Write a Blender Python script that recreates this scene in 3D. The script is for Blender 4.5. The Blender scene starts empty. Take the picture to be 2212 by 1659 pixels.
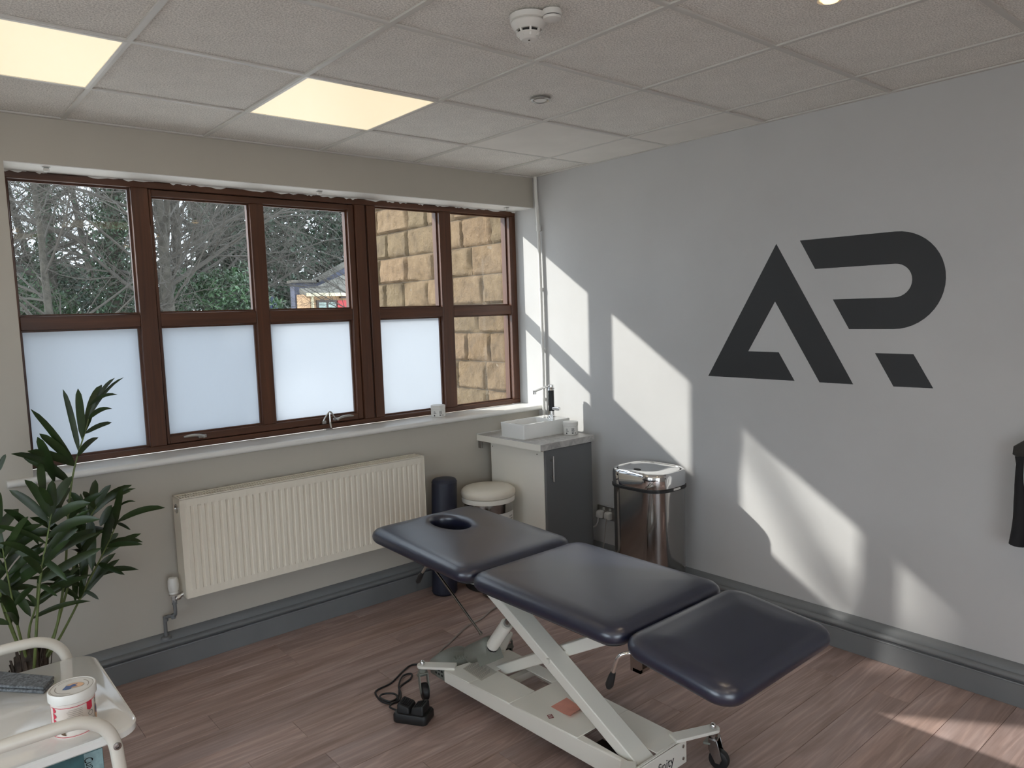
import bpy, bmesh, math, random
from math import sin, cos, pi, radians, sqrt, atan2
from mathutils import Vector, Matrix, Euler, noise

sc = bpy.context.scene
COL = sc.collection

# ------------------------------------------------------------------ camera
cam_d = bpy.data.cameras.new('camera')
cam = bpy.data.objects.new('camera', cam_d)
COL.objects.link(cam)
cam.location = (-3.4355, -3.7722, 1.6688)
cam.rotation_euler = (1.474196, 0.032220, -0.706131)
cam_d.sensor_width = 36.0
cam_d.lens = 1595.93 / 2212 * 36.0
cam_d.clip_start = 0.05
cam_d.clip_end = 300
sc.camera = cam

# ------------------------------------------------------------------ world, sun, exposure
SKY = 4.6
SUN = 6.4
EXPOSURE = 0.12
w = bpy.data.worlds.new('world')
sc.world = w
w.use_nodes = True
bg = w.node_tree.nodes['Background']
bg.inputs[0].default_value = (0.80, 0.89, 1.0, 1)
bg.inputs[1].default_value = SKY

sun_d = bpy.data.lights.new('sun', 'SUN')
sun = bpy.data.objects.new('sun', sun_d)
COL.objects.link(sun)
sun_d.energy = SUN
sun_d.angle = radians(0.9)
sun_d.color = (1.0, 0.955, 0.90)
sun.location = (-8, 10, 9)
sun.rotation_euler = Vector((1.0, -1.39, -0.95)).to_track_quat('-Z', 'Y').to_euler()

vs = sc.view_settings
vs.view_transform = 'Standard'
vs.look = 'None'
vs.exposure = EXPOSURE
vs.gamma = 1.0
vs.use_curve_mapping = False
cy = sc.cycles
cy.use_denoising = True
cy.max_bounces = 9
cy.diffuse_bounces = 6
cy.glossy_bounces = 4
cy.transmission_bounces = 6
cy.transparent_max_bounces = 12
cy.caustics_reflective = False
cy.caustics_refractive = False
cy.sample_clamp_indirect = 6.0

# ------------------------------------------------------------------ materials
def new_mat(name):
    m = bpy.data.materials.new(name)
    m.use_nodes = True
    return m, m.node_tree, m.node_tree.nodes['Principled BSDF']

def L(t, a, b):
    t.links.new(a, b)

def coords(t, scale=(1, 1, 1), kind='Object'):
    tc = t.nodes.new('ShaderNodeTexCoord')
    mp = t.nodes.new('ShaderNodeMapping')
    mp.inputs['Scale'].default_value = scale
    L(t, tc.outputs[kind], mp.inputs['Vector'])
    return mp

def noise_tex(t, mp, scale, detail=4, rough=0.55, dist=0.0):
    n = t.nodes.new('ShaderNodeTexNoise')
    n.inputs['Scale'].default_value = scale
    n.inputs['Detail'].default_value = detail
    n.inputs['Roughness'].default_value = rough
    n.inputs['Distortion'].default_value = dist
    L(t, mp.outputs['Vector'], n.inputs['Vector'])
    return n

def ramp(t, fac, stops):
    r = t.nodes.new('ShaderNodeValToRGB')
    el = r.color_ramp.elements
    while len(el) < len(stops):
        el.new(0.5)
    for e, (p, c) in zip(el, stops):
        e.position = p
        e.color = (*c, 1)
    L(t, fac, r.inputs['Fac'])
    return r

def bump(t, b, height, strength, dist):
    n = t.nodes.new('ShaderNodeBump')
    n.inputs['Strength'].default_value = strength
    n.inputs['Distance'].default_value = dist
    L(t, height, n.inputs['Height'])
    L(t, n.outputs['Normal'], b.inputs['Normal'])
    return n

def mat(name, col, rough=0.5, metal=0.0, var=0.0, vscale=8, bmp=0.0, bscale=60, bdist=0.002, vs3=(1, 1, 1), spec=0.5, coat=0.0):
    m, t, b = new_mat(name)
    b.inputs['Base Color'].default_value = (*col, 1)
    b.inputs['Roughness'].default_value = rough
    b.inputs['Metallic'].default_value = metal
    b.inputs['Specular IOR Level'].default_value = spec
    b.inputs['Coat Weight'].default_value = coat
    b.inputs['Coat Roughness'].default_value = 0.1
    mp = coords(t, vs3)
    if var > 0:
        n = noise_tex(t, mp, vscale)
        lo = tuple(max(0, c * (1 - var)) for c in col)
        hi = tuple(min(1, c * (1 + var)) for c in col)
        r = ramp(t, n.outputs['Fac'], [(0.3, lo), (0.7, hi)])
        L(t, r.outputs['Color'], b.inputs['Base Color'])
    if bmp > 0:
        n2 = noise_tex(t, mp, bscale, 3)
        bump(t, b, n2.outputs['Fac'], bmp, bdist)
    return m

def emit_mat(name, col, strength):
    m, t, b = new_mat(name)
    b.inputs['Base Color'].default_value = (0.8, 0.8, 0.8, 1)
    b.inputs['Emission Color'].default_value = (*col, 1)
    b.inputs['Emission Strength'].default_value = strength
    return m

M = {}
M['wall'] = mat('wall_paint', (0.53, 0.525, 0.52), 0.75, var=0.03, vscale=2.2, bmp=0.08, bscale=180, bdist=0.001)
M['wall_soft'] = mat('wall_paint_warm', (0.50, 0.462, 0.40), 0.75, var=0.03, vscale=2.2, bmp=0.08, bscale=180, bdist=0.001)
M['soffit'] = mat('white_paint', (0.78, 0.77, 0.74), 0.6, var=0.03, vscale=6, bmp=0.1, bscale=90, bdist=0.001)
M['skirting'] = mat('grey_skirting_paint', (0.17, 0.175, 0.18), 0.42, var=0.05, vscale=6, bmp=0.08, bscale=60, bdist=0.001)
M['sill_white'] = mat('sill_gloss_paint', (0.78, 0.765, 0.73), 0.3, var=0.03, vscale=5, bmp=0.06, bscale=40, bdist=0.001)
M['white_plastic'] = mat('white_plastic', (0.72, 0.70, 0.66), 0.35)
M['white_enamel'] = mat('white_enamel', (0.84, 0.81, 0.73), 0.32, bmp=0.05, bscale=220, bdist=0.0006)
M['radiator'] = mat('radiator_enamel', (0.80, 0.735, 0.62), 0.35)
M['dark'] = mat('dark_gap', (0.02, 0.02, 0.02), 0.8)
M['black_rubber'] = mat('black_rubber', (0.012, 0.012, 0.013), 0.5, bmp=0.05, bscale=300, bdist=0.0005)
M['black_cloth'] = mat('black_cloth', (0.010, 0.010, 0.012), 0.85, bmp=0.3, bscale=350, bdist=0.001)
M['chrome'] = mat('chrome', (0.80, 0.80, 0.80), 0.06, 1.0)
M['steel'] = mat('brushed_steel', (0.42, 0.42, 0.42), 0.22, 1.0, bmp=0.03, bscale=90, bdist=0.001, vs3=(40, 40, 1))
M['dark_steel'] = mat('dark_polished_steel', (0.36, 0.345, 0.335), 0.13, 1.0)
M['satin'] = mat('satin_nickel', (0.55, 0.54, 0.52), 0.28, 1.0)
M['logo'] = mat('charcoal_wall_vinyl', (0.026, 0.027, 0.029), 0.55)
M['cab_white'] = mat('white_melamine', (0.84, 0.80, 0.72), 0.4)
M['door_grey'] = mat('dark_grey_door', (0.145, 0.147, 0.150), 0.42)
M['ceramic'] = mat('white_ceramic', (0.80, 0.79, 0.76), 0.08, coat=0.5)
M['abs_grey'] = mat('grey_moulded_plastic', (0.215, 0.22, 0.19), 0.42, bmp=0.04, bscale=250, bdist=0.0005)
M['cable_grey'] = mat('grey_cable', (0.34, 0.30, 0.27), 0.5)
M['pink_paper'] = mat('salmon_note_paper', (0.80, 0.36, 0.28), 0.7, var=0.08, vscale=20)
M['red'] = mat('red_print', (0.62, 0.03, 0.07), 0.5)
M['dark_red'] = mat('dark_red_sticker', (0.22, 0.03, 0.03), 0.5)
M['print_black'] = mat('black_print', (0.03, 0.03, 0.03), 0.6)
M['print_grey'] = mat('grey_print', (0.34, 0.31, 0.27), 0.6)
M['print_blue'] = mat('blue_print', (0.10, 0.15, 0.30), 0.6)
M['print_peach'] = mat('peach_print', (0.75, 0.48, 0.30), 0.6)
M['paper'] = mat('paper_label', (0.62, 0.58, 0.50), 0.6)
M['label_white'] = mat('jar_label', (0.78, 0.72, 0.66), 0.5)
M['trolley'] = mat('trolley_paint', (0.66, 0.62, 0.55), 0.3)
M['shelf_glass'] = mat('white_glazed_shelf', (0.76, 0.75, 0.72), 0.07, coat=0.6, bmp=0.05, bscale=14, bdist=0.002)
M['felt'] = mat('grey_felt', (0.13, 0.14, 0.15), 0.95, var=0.55, vscale=160, bmp=0.5, bscale=400, bdist=0.001)
M['teal'] = mat('teal_box_card', (0.035, 0.11, 0.12), 0.3, var=0.6, vscale=14)
M['leaf'] = mat('plant_leaf', (0.022, 0.044, 0.011), 0.38, var=0.5, vscale=9, bmp=0.1, bscale=60, bdist=0.001)
M['stem'] = mat('plant_stem', (0.13, 0.17, 0.05), 0.5, var=0.3, vscale=20)
M['bark'] = mat('plant_bark', (0.05, 0.035, 0.025), 0.9, var=0.5, vscale=30, bmp=0.6, bscale=60, bdist=0.004)
M['pot'] = mat('pot_black', (0.03, 0.03, 0.032), 0.4)
M['soil'] = mat('soil', (0.03, 0.022, 0.016), 0.95, bmp=0.8, bscale=90, bdist=0.006)
M['cord'] = mat('black_flex', (0.01, 0.01, 0.012), 0.45)
M['lamp_on'] = emit_mat('lit_lamp', (1.0, 0.66, 0.26), 2.6)

def m_tile():
    m, t, b = new_mat('ceiling_tile_mineral')
    mp = coords(t)
    n = noise_tex(t, mp, 170, 3, 0.7)
    r = ramp(t, n.outputs['Fac'], [(0.36, (0.60, 0.575, 0.53)), (0.60, (0.98, 0.945, 0.89))])
    n2 = noise_tex(t, mp, 9, 3)
    r2 = ramp(t, n2.outputs['Fac'], [(0.3, (0.92, 0.92, 0.92)), (0.7, (1, 1, 1))])
    mx = t.nodes.new('ShaderNodeMix'); mx.data_type = 'RGBA'; mx.blend_type = 'MULTIPLY'
    mx.inputs[0].default_value = 1.0
    L(t, r.outputs['Color'], mx.inputs[6]); L(t, r2.outputs['Color'], mx.inputs[7])
    L(t, mx.outputs[2], b.inputs['Base Color'])
    b.inputs['Roughness'].default_value = 0.9
    bump(t, b, n.outputs['Fac'], 0.5, 0.003)
    return m
M['tile'] = m_tile()
M['tile_plain'] = mat('ceiling_tile_smooth', (0.78, 0.75, 0.70), 0.75, var=0.04, vscale=4)
M['tee'] = mat('ceiling_tee_bar', (0.62, 0.60, 0.56), 0.45)
M['panel_lit'] = emit_mat('light_panel_diffuser', (1.0, 0.82, 0.50), 0.70)

def m_floor():
    m, t, b = new_mat('vinyl_plank_oak')
    oi = t.nodes.new('ShaderNodeObjectInfo')
    tc = t.nodes.new('ShaderNodeTexCoord')
    add = t.nodes.new('ShaderNodeVectorMath'); add.operation = 'MULTIPLY_ADD'
    cmb = t.nodes.new('ShaderNodeCombineXYZ')
    for k in range(3):
        L(t, oi.outputs['Random'], cmb.inputs[k])
    add.inputs[1].default_value = (37.0, 19.0, 5.0)
    L(t, cmb.outputs[0], add.inputs[0])
    L(t, tc.outputs['Object'], add.inputs[2])
    mp = t.nodes.new('ShaderNodeMapping'); mp.inputs['Scale'].default_value = (1.1, 7.0, 1)
    L(t, add.outputs[0], mp.inputs['Vector'])
    broad = noise_tex(t, mp, 1.6, 4, 0.6, 0.4)
    mp1 = t.nodes.new('ShaderNodeMapping'); mp1.inputs['Scale'].default_value = (0.5, 6.2, 1)
    L(t, add.outputs[0], mp1.inputs['Vector'])
    cont = noise_tex(t, mp1, 1.0, 3, 0.45, 0.5)
    k1 = t.nodes.new('ShaderNodeMath'); k1.operation = 'MULTIPLY'; k1.inputs[1].default_value = 95.0
    k2 = t.nodes.new('ShaderNodeMath'); k2.operation = 'SINE'
    k3 = t.nodes.new('ShaderNodeMath'); k3.operation = 'MULTIPLY_ADD'; k3.inputs[1].default_value = 0.5; k3.inputs[2].default_value = 0.5
    L(t, cont.outputs['Fac'], k1.inputs[0]); L(t, k1.outputs[0], k2.inputs[0]); L(t, k2.outputs[0], k3.inputs[0])
    mp2 = t.nodes.new('ShaderNodeMapping'); mp2.inputs['Scale'].default_value = (3.2, 95.0, 1)
    L(t, add.outputs[0], mp2.inputs['Vector'])
    fine = noise_tex(t, mp2, 1.0, 4, 0.65)
    base = ramp(t, broad.outputs['Fac'], [(0.28, (0.265, 0.178, 0.150)), (0.5, (0.365, 0.262, 0.232)), (0.74, (0.445, 0.340, 0.315))])
    grain = ramp(t, k3.outputs[0], [(0.0, (0.88, 0.87, 0.87)), (0.70, (1.0, 1.0, 1.0)), (0.95, (1.34, 1.33, 1.33))])
    fr = ramp(t, fine.outputs['Fac'], [(0.28, (0.80, 0.79, 0.78)), (0.62, (1.06, 1.06, 1.06)), (0.76, (1.28, 1.28, 1.28))])
    def mul(a, c, f):
        mx = t.nodes.new('ShaderNodeMix'); mx.data_type = 'RGBA'; mx.blend_type = 'MULTIPLY'
        mx.inputs[0].default_value = f
        L(t, a, mx.inputs[6]); L(t, c, mx.inputs[7])
        return mx.outputs[2]
    c1 = mul(base.outputs['Color'], grain.outputs['Color'], 0.45)
    c2 = mul(c1, fr.outputs['Color'], 0.7)
    tone = ramp(t, oi.outputs['Random'], [(0.0, (0.86, 0.85, 0.86)), (1.0, (1.1, 1.08, 1.06))])
    c3 = mul(c2, tone.outputs['Color'], 1.0)
    L(t, c3, b.inputs['Base Color'])
    b.inputs['Roughness'].default_value = 0.42
    bump(t, b, fine.outputs['Fac'], 0.12, 0.001)
    return m
M['floor'] = m_floor()

def m_wood(name, lo, hi, rough, axis=2):
    m, t, b = new_mat(name)
    s = [34, 34, 34]; s[axis] = 1.6
    mp = coords(t, tuple(s))
    n = noise_tex(t, mp, 1.0, 5, 0.6, 0.6)
    r = ramp(t, n.outputs['Fac'], [(0.3, lo), (0.7, hi)])
    L(t, r.outputs['Color'], b.inputs['Base Color'])
    b.inputs['Roughness'].default_value = rough
    bump(t, b, n.outputs['Fac'], 0.1, 0.001)
    return m
M['wood_v'] = m_wood('window_hardwood_upright', (0.062, 0.024, 0.013), (0.120, 0.046, 0.022), 0.38, 2)
M['wood_h'] = m_wood('window_hardwood_rail', (0.062, 0.024, 0.013), (0.120, 0.046, 0.022), 0.38, 0)

def m_glass():
    m, t, b = new_mat('clear_pane')
    t.nodes.remove(b)
    out = t.nodes['Material Output']
    tr = t.nodes.new('ShaderNodeBsdfTransparent'); tr.inputs[0].default_value = (0.97, 0.985, 0.98, 1)
    gl = t.nodes.new('ShaderNodeBsdfGlossy'); gl.inputs['Roughness'].default_value = 0.01
    lw = t.nodes.new('ShaderNodeLayerWeight'); lw.inputs['Blend'].default_value = 0.5
    pw = t.nodes.new('ShaderNodeMath'); pw.operation = 'POWER'; pw.inputs[1].default_value = 5.0
    fr = t.nodes.new('ShaderNodeMath'); fr.operation = 'MULTIPLY_ADD'; fr.inputs[1].default_value = 0.9; fr.inputs[2].default_value = 0.035
    L(t, lw.outputs['Facing'], pw.inputs[0]); L(t, pw.outputs[0], fr.inputs[0])
    mx = t.nodes.new('ShaderNodeMixShader')
    L(t, fr.outputs[0], mx.inputs[0]); L(t, tr.outputs[0], mx.inputs[1]); L(t, gl.outputs[0], mx.inputs[2])
    L(t, mx.outputs[0], out.inputs['Surface'])
    return m
M['glass'] = m_glass()

def m_frost():
    m, t, b = new_mat('frosted_film_pane')
    out = t.nodes['Material Output']
    b.inputs['Base Color'].default_value = (0.80, 0.84, 0.87, 1)
    b.inputs['Roughness'].default_value = 0.35
    tl = t.nodes.new('ShaderNodeBsdfTranslucent'); tl.inputs[0].default_value = (0.575, 0.61, 0.645, 1)
    mx = t.nodes.new('ShaderNodeMixShader'); mx.inputs[0].default_value = 0.80
    L(t, b.outputs[0], mx.inputs[1]); L(t, tl.outputs[0], mx.inputs[2])
    L(t, mx.outputs[0], out.inputs['Surface'])
    return m
M['frost'] = m_frost()

def m_leather():
    m, t, b = new_mat('navy_vinyl_upholstery')
    mp = coords(t)
    n = noise_tex(t, mp, 22, 5, 0.6, 0.8)
    r = ramp(t, n.outputs['Fac'], [(0.25, (0.007, 0.010, 0.030)), (0.75, (0.011, 0.014, 0.038))])
    L(t, r.outputs['Color'], b.inputs['Base Color'])
    r2 = ramp(t, n.outputs['Fac'], [(0.25, (0.32,) * 3), (0.75, (0.335,) * 3)])
    L(t, r2.outputs['Color'], b.inputs['Roughness'])
    b.inputs['Specular IOR Level'].default_value = 1.0
    b.inputs['IOR'].default_value = 1.56
    n2 = noise_tex(t, mp, 330, 2)
    bump(t, b, n2.outputs['Fac'], 0.02, 0.0004)
    return m
M['leather'] = m_leather()
M['navy_roll'] = mat('navy_bolster_vinyl', (0.014, 0.017, 0.034), 0.5, var=0.2, vscale=12, bmp=0.05, bscale=300, bdist=0.0006)

def m_worktop():
    m, t, b = new_mat('grey_stone_laminate')
    mp = coords(t)
    n = noise_tex(t, mp, 16, 8, 0.7, 1.2)
    r = ramp(t, n.outputs['Fac'], [(0.3, (0.26, 0.25, 0.24)), (0.5, (0.44, 0.42, 0.40)), (0.7, (0.60, 0.58, 0.55))])
    L(t, r.outputs['Color'], b.inputs['Base Color'])
    b.inputs['Roughness'].default_value = 0.35
    return m
M['worktop'] = m_worktop()

def m_stone():
    m, t, b = new_mat('rock_faced_gritstone')
    oi = t.nodes.new('ShaderNodeObjectInfo')
    mp = coords(t)
    n = noise_tex(t, mp, 7, 8, 0.65, 0.3)
    r = ramp(t, n.outputs['Fac'], [(0.25, (0.14, 0.092, 0.050)), (0.5, (0.26, 0.178, 0.098)), (0.75, (0.34, 0.242, 0.138))])
    tone = ramp(t, oi.outputs['Random'], [(0.0, (0.78, 0.80, 0.74)), (0.5, (1.0, 0.97, 0.93)), (1.0, (1.08, 1.0, 0.95))])
    mx = t.nodes.new('ShaderNodeMix'); mx.data_type = 'RGBA'; mx.blend_type = 'MULTIPLY'; mx.inputs[0].default_value = 1.0
    L(t, r.outputs['Color'], mx.inputs[6]); L(t, tone.outputs['Color'], mx.inputs[7])
    L(t, mx.outputs[2], b.inputs['Base Color'])
    b.inputs['Roughness'].default_value = 0.95
    n2 = noise_tex(t, mp, 30, 8, 0.75)
    bump(t, b, n2.outputs['Fac'], 1.0, 0.06)
    return m
M['stone'] = m_stone()
M['mortar'] = mat('mortar', (0.16, 0.12, 0.08), 0.95, var=0.2, vscale=20, bmp=0.5, bscale=80, bdist=0.004)
M['tree_bark'] = mat('tree_bark', (0.055, 0.050, 0.040), 0.95, var=0.5, vscale=6, bmp=0.5, bscale=30, bdist=0.02)
M['tree_bark_pale'] = mat('pale_tree_bark', (0.19, 0.18, 0.15), 0.95, var=0.4, vscale=6, bmp=0.4, bscale=30, bdist=0.02)
M['twig'] = mat('twigs', (0.062, 0.056, 0.048), 0.9)
M['ivy'] = mat('ivy_leaves', (0.034, 0.066, 0.034), 0.32, var=0.6, vscale=3)
M['evergreen'] = mat('evergreen_leaves', (0.030, 0.060, 0.036), 0.30, var=0.6, vscale=2.5)
M['holly'] = mat('laurel_leaves', (0.042, 0.085, 0.038), 0.30, var=0.6, vscale=2.5)
M['ground'] = mat('gravel_yard', (0.58, 0.55, 0.51), 0.95, var=0.25, vscale=3, bmp=0.6, bscale=40, bdist=0.02)
M['slate'] = mat('roof_slate', (0.135, 0.128, 0.11), 0.8, var=0.3, vscale=4, bmp=0.4, bscale=12, bdist=0.03)
M['lead'] = mat('lead_flashing', (0.07, 0.08, 0.13), 0.6, var=0.3, vscale=2)
M['cream'] = mat('cream_gutter', (0.66, 0.60, 0.42), 0.5)
M['pink_stone'] = mat('pinkish_brick', (0.52, 0.34, 0.20), 0.9, var=0.25, vscale=4)
M['red_door'] = mat('red_painted_door', (0.45, 0.035, 0.04), 0.45, var=0.2, vscale=3)
M['win_dark'] = mat('dark_window_frame', (0.05, 0.03, 0.025), 0.4)
M['blind'] = mat('pale_green_window', (0.28, 0.36, 0.33), 0.25, var=0.3, vscale=3)
M['navy_canvas'] = mat('navy_parasol_canvas', (0.02, 0.03, 0.07), 0.8)

# ------------------------------------------------------------------ mesh helpers
class MB:
    def __init__(s):
        s.v = []; s.f = []
    def add(s, vs, fs):
        o = len(s.v)
        s.v.extend([tuple(p) for p in vs])
        s.f.extend([tuple(i + o for i in f) for f in fs])
        return s
    def box(s, x0, x1, y0, y1, z0, z1, Mx=None):
        vs = [Vector(p) for p in ((x0, y0, z0), (x1, y0, z0), (x1, y1, z0), (x0, y1, z0), (x0, y0, z1), (x1, y0, z1), (x1, y1, z1), (x0, y1, z1))]
        if Mx is not None:
            vs = [Mx @ p for p in vs]
        return s.add(vs, [(0, 3, 2, 1), (4, 5, 6, 7), (0, 1, 5, 4), (1, 2, 6, 5), (2, 3, 7, 6), (3, 0, 4, 7)])
    def bar(s, a, b, wdt, hgt, up=(0, 0, 1)):
        a = Vector(a); b = Vector(b); d = b - a; ln = d.length; d.normalize()
        sx = d.cross(Vector(up)).normalized(); uz = sx.cross(d).normalized()
        Mx = Matrix(((d.x, sx.x, uz.x, a.x), (d.y, sx.y, uz.y, a.y), (d.z, sx.z, uz.z, a.z), (0, 0, 0, 1)))
        return s.box(0, ln, -wdt / 2, wdt / 2, -hgt / 2, hgt / 2, Mx)
    def tube(s, pts, r, n=8, caps=True, flat=1.0):
        P = [Vector(p) for p in pts]
        R = r if isinstance(r, (list, tuple)) else [r] * len(P)
        o = len(s.v); up = None
        for i, p in enumerate(P):
            if i == 0: d = P[1] - P[0]
            elif i == len(P) - 1: d = P[-1] - P[-2]
            else: d = (P[i + 1] - P[i]).normalized() + (P[i] - P[i - 1]).normalized()
            if d.length < 1e-9: d = Vector((0, 0, 1))
            d.normalize()
            if up is None:
                up = Vector((0, 0, 1)) if abs(d.z) < 0.9 else Vector((1, 0, 0))
            sx = d.cross(up)
            if sx.length < 1e-6: sx = d.orthogonal()
            sx.normalize(); up = sx.cross(d).normalized()
            for k in range(n):
                a = 2 * pi * k / n
                s.v.append(tuple(p + R[i] * (cos(a) * sx + flat * sin(a) * up)))
        for i in range(len(P) - 1):
            for k in range(n):
                k2 = (k + 1) % n
                s.f.append((o + i * n + k, o + i * n + k2, o + (i + 1) * n + k2, o + (i + 1) * n + k))
        if caps:
            s.f.append(tuple(o + k for k in range(n))[::-1])
            s.f.append(tuple(o + (len(P) - 1) * n + k for k in range(n)))
        return s
    def cyl(s, a, b, r0, r1=None, n=20, caps=True):
        return s.tube([a, b], [r0, r0 if r1 is None else r1], n, caps)
    def lathe(s, prof, c=(0, 0, 0), n=32, Mx=None, capends=True):
        o = len(s.v)
        for r, z in prof:
            for k in range(n):
                a = 2 * pi * k / n
                p = Vector((r * cos(a), r * sin(a), z))
                if Mx is not None: p = Mx @ p
                s.v.append((p.x + c[0], p.y + c[1], p.z + c[2]))
        for i in range(len(prof) - 1):
            for k in range(n):
                k2 = (k + 1) % n
                s.f.append((o + i * n + k, o + i * n + k2, o + (i + 1) * n + k2, o + (i + 1) * n + k))
        if capends:
            s.f.append(tuple(o + k for k in range(n))[::-1])
            s.f.append(tuple(o + (len(prof) - 1) * n + k for k in range(n)))
        return s
    def prism(s, poly, fn, d0, d1):
        """poly: 2D points, fn(a, b, depth) -> 3D"""
        n = len(poly)
        vs = [fn(a, b, d0) for a, b in poly] + [fn(a, b, d1) for a, b in poly]
        fs = [tuple(range(n))[::-1], tuple(range(n, 2 * n))]
        fs += [(k, (k + 1) % n, n + (k + 1) % n, n + k) for k in range(n)]
        return s.add(vs, fs)
    def rings(s, rings, closed=False, cap0=True, cap1=True):
        o = len(s.v); n = len(rings[0])
        for r in rings:
            s.v.extend([tuple(p) for p in r])
        m = len(rings)
        for i in range(m if closed else m - 1):
            i2 = (i + 1) % m
            for k in range(n):
                k2 = (k + 1) % n
                s.f.append((o + i * n + k, o + i * n + k2, o + i2 * n + k2, o + i2 * n + k))
        if not closed:
            if cap0: s.f.append(tuple(o + k for k in range(n))[::-1])
            if cap1: s.f.append(tuple(o + (m - 1) * n + k for k in range(n)))
        return s
    def mesh(s, name):
        me = bpy.data.meshes.new(name)
        me.from_pydata(s.v, [], s.f)
        return me
    def build(s, name, m, parent=None, bevel=0.0, smooth=False, segs=2, angle=40, fix=True):
        me = s.mesh(name)
        if fix:
            bm = bmesh.new(); bm.from_mesh(me)
            bmesh.ops.recalc_face_normals(bm, faces=bm.faces)
            bm.to_mesh(me); bm.free()
        ob = bpy.data.objects.new(name, me)
        COL.objects.link(ob)
        if m is not None: me.materials.append(m)
        if bevel > 0:
            md = ob.modifiers.new('bevel', 'BEVEL')
            md.width = bevel; md.segments = segs; md.limit_method = 'ANGLE'; md.angle_limit = radians(35)
            smooth = True
        if smooth:
            me.shade_smooth()
            me.set_sharp_from_angle(angle=radians(angle))
        if parent is not None: attach(ob, parent)
        return ob

def attach(ob, parent):
    """world-space vertices keep their place: the parent chain here is translation only"""
    ob.parent = parent
    off = Vector(parent.location) if parent.type == 'EMPTY' else Vector((0, 0, 0))
    ob.matrix_parent_inverse = Matrix.Translation(-off)

def tag(o, label=None, cat=None, group=None, kind=None):
    if label: o['label'] = label
    if cat: o['category'] = cat
    if group: o['group'] = group
    if kind: o['kind'] = kind
    return o

def thing(name, label, cat, loc=(0, 0, 0), group=None):
    o = bpy.data.objects.new(name, None)
    COL.objects.link(o)
    o.location = loc
    o.empty_display_size = 0.1
    return tag(o, label, cat, group)

def struct(name, loc=(0, 0, 0)):
    o = bpy.data.objects.new(name, None)
    COL.objects.link(o); o.location = loc
    o['kind'] = 'structure'
    return o

def inst(src, name, parent=None, loc=None):
    """a copy of one mesh object, sharing its data"""
    c = src.copy(); c.name = name
    COL.objects.link(c)
    if parent is not None: c.parent = parent
    if loc is not None: c.location = loc
    return c

def copy_tree(root, loc, label, group=None):
    r = root.copy(); COL.objects.link(r); r.location = loc
    r['label'] = label
    if group: r['group'] = group
    for ch in list(root.children):
        c = ch.copy(); COL.objects.link(c); c.parent = r
        for g in list(ch.children):
            d = g.copy(); COL.objects.link(d); d.parent = c
    return r

def rrect(hx, hy, r, n=6):
    pts = []
    for sx, sy, a0 in ((1, 1, 0), (-1, 1, 90), (-1, -1, 180), (1, -1, 270)):
        for k in range(n + 1):
            a = radians(a0 + 90 * k / n)
            pts.append((sx * (hx - r) + r * cos(a), sy * (hy - r) + r * sin(a)))
    return pts

def smooth_path(pts, sub=6):
    P = [Vector(p) for p in pts]; out = []
    for i in range(len(P) - 1):
        p0 = P[max(i - 1, 0)]; p1 = P[i]; p2 = P[i + 1]; p3 = P[min(i + 2, len(P) - 1)]
        for k in range(sub):
            t = k / sub
            out.append(0.5 * ((2 * p1) + (p2 - p0) * t + (2 * p0 - 5 * p1 + 4 * p2 - p3) * t * t + (3 * p1 - p0 - 3 * p2 + p3) * t ** 3))
    out.append(P[-1])
    return out

def text_mesh(name, txt, size, m, Mx, parent=None, extrude=0.0004, shear=0.0, align='CENTER', sx=1.0):
    cu = bpy.data.curves.new(name + '_text', 'FONT')
    cu.body = txt; cu.size = size; cu.extrude = extrude; cu.shear = shear
    cu.align_x = align; cu.align_y = 'CENTER'; cu.resolution_u = 3
    tmp = bpy.data.objects.new(name + '_text', cu)
    COL.objects.link(tmp)
    dg = bpy.context.evaluated_depsgraph_get()
    me = bpy.data.meshes.new_from_object(tmp.evaluated_get(dg))
    bpy.data.objects.remove(tmp); bpy.data.curves.remove(cu)
    me.transform(Matrix.Scale(sx, 4, (1, 0, 0)))
    me.transform(Mx)
    me.materials.clear(); me.materials.append(m)
    ob = bpy.data.objects.new(name, me); COL.objects.link(ob)
    if parent is not None: attach(ob, parent)
    return ob

def basis(origin, ex, ey):
    ex = Vector(ex).normalized(); ez = ex.cross(Vector(ey)).normalized(); ey = ez.cross(ex)
    o = Vector(origin)
    return Matrix(((ex.x, ey.x, ez.x, o.x), (ex.y, ey.y, ez.y, o.y), (ex.z, ey.z, ez.z, o.z), (0, 0, 0, 1)))

# ------------------------------------------------------------------ the room shell
RX0, RY0, H = -5.2, -6.0, 2.565
YO = 0.38                                   # outer face of the window wall
WX0, WX1, WZ0, WZ1 = -2.985, 0.0, 1.025, 2.370

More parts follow.
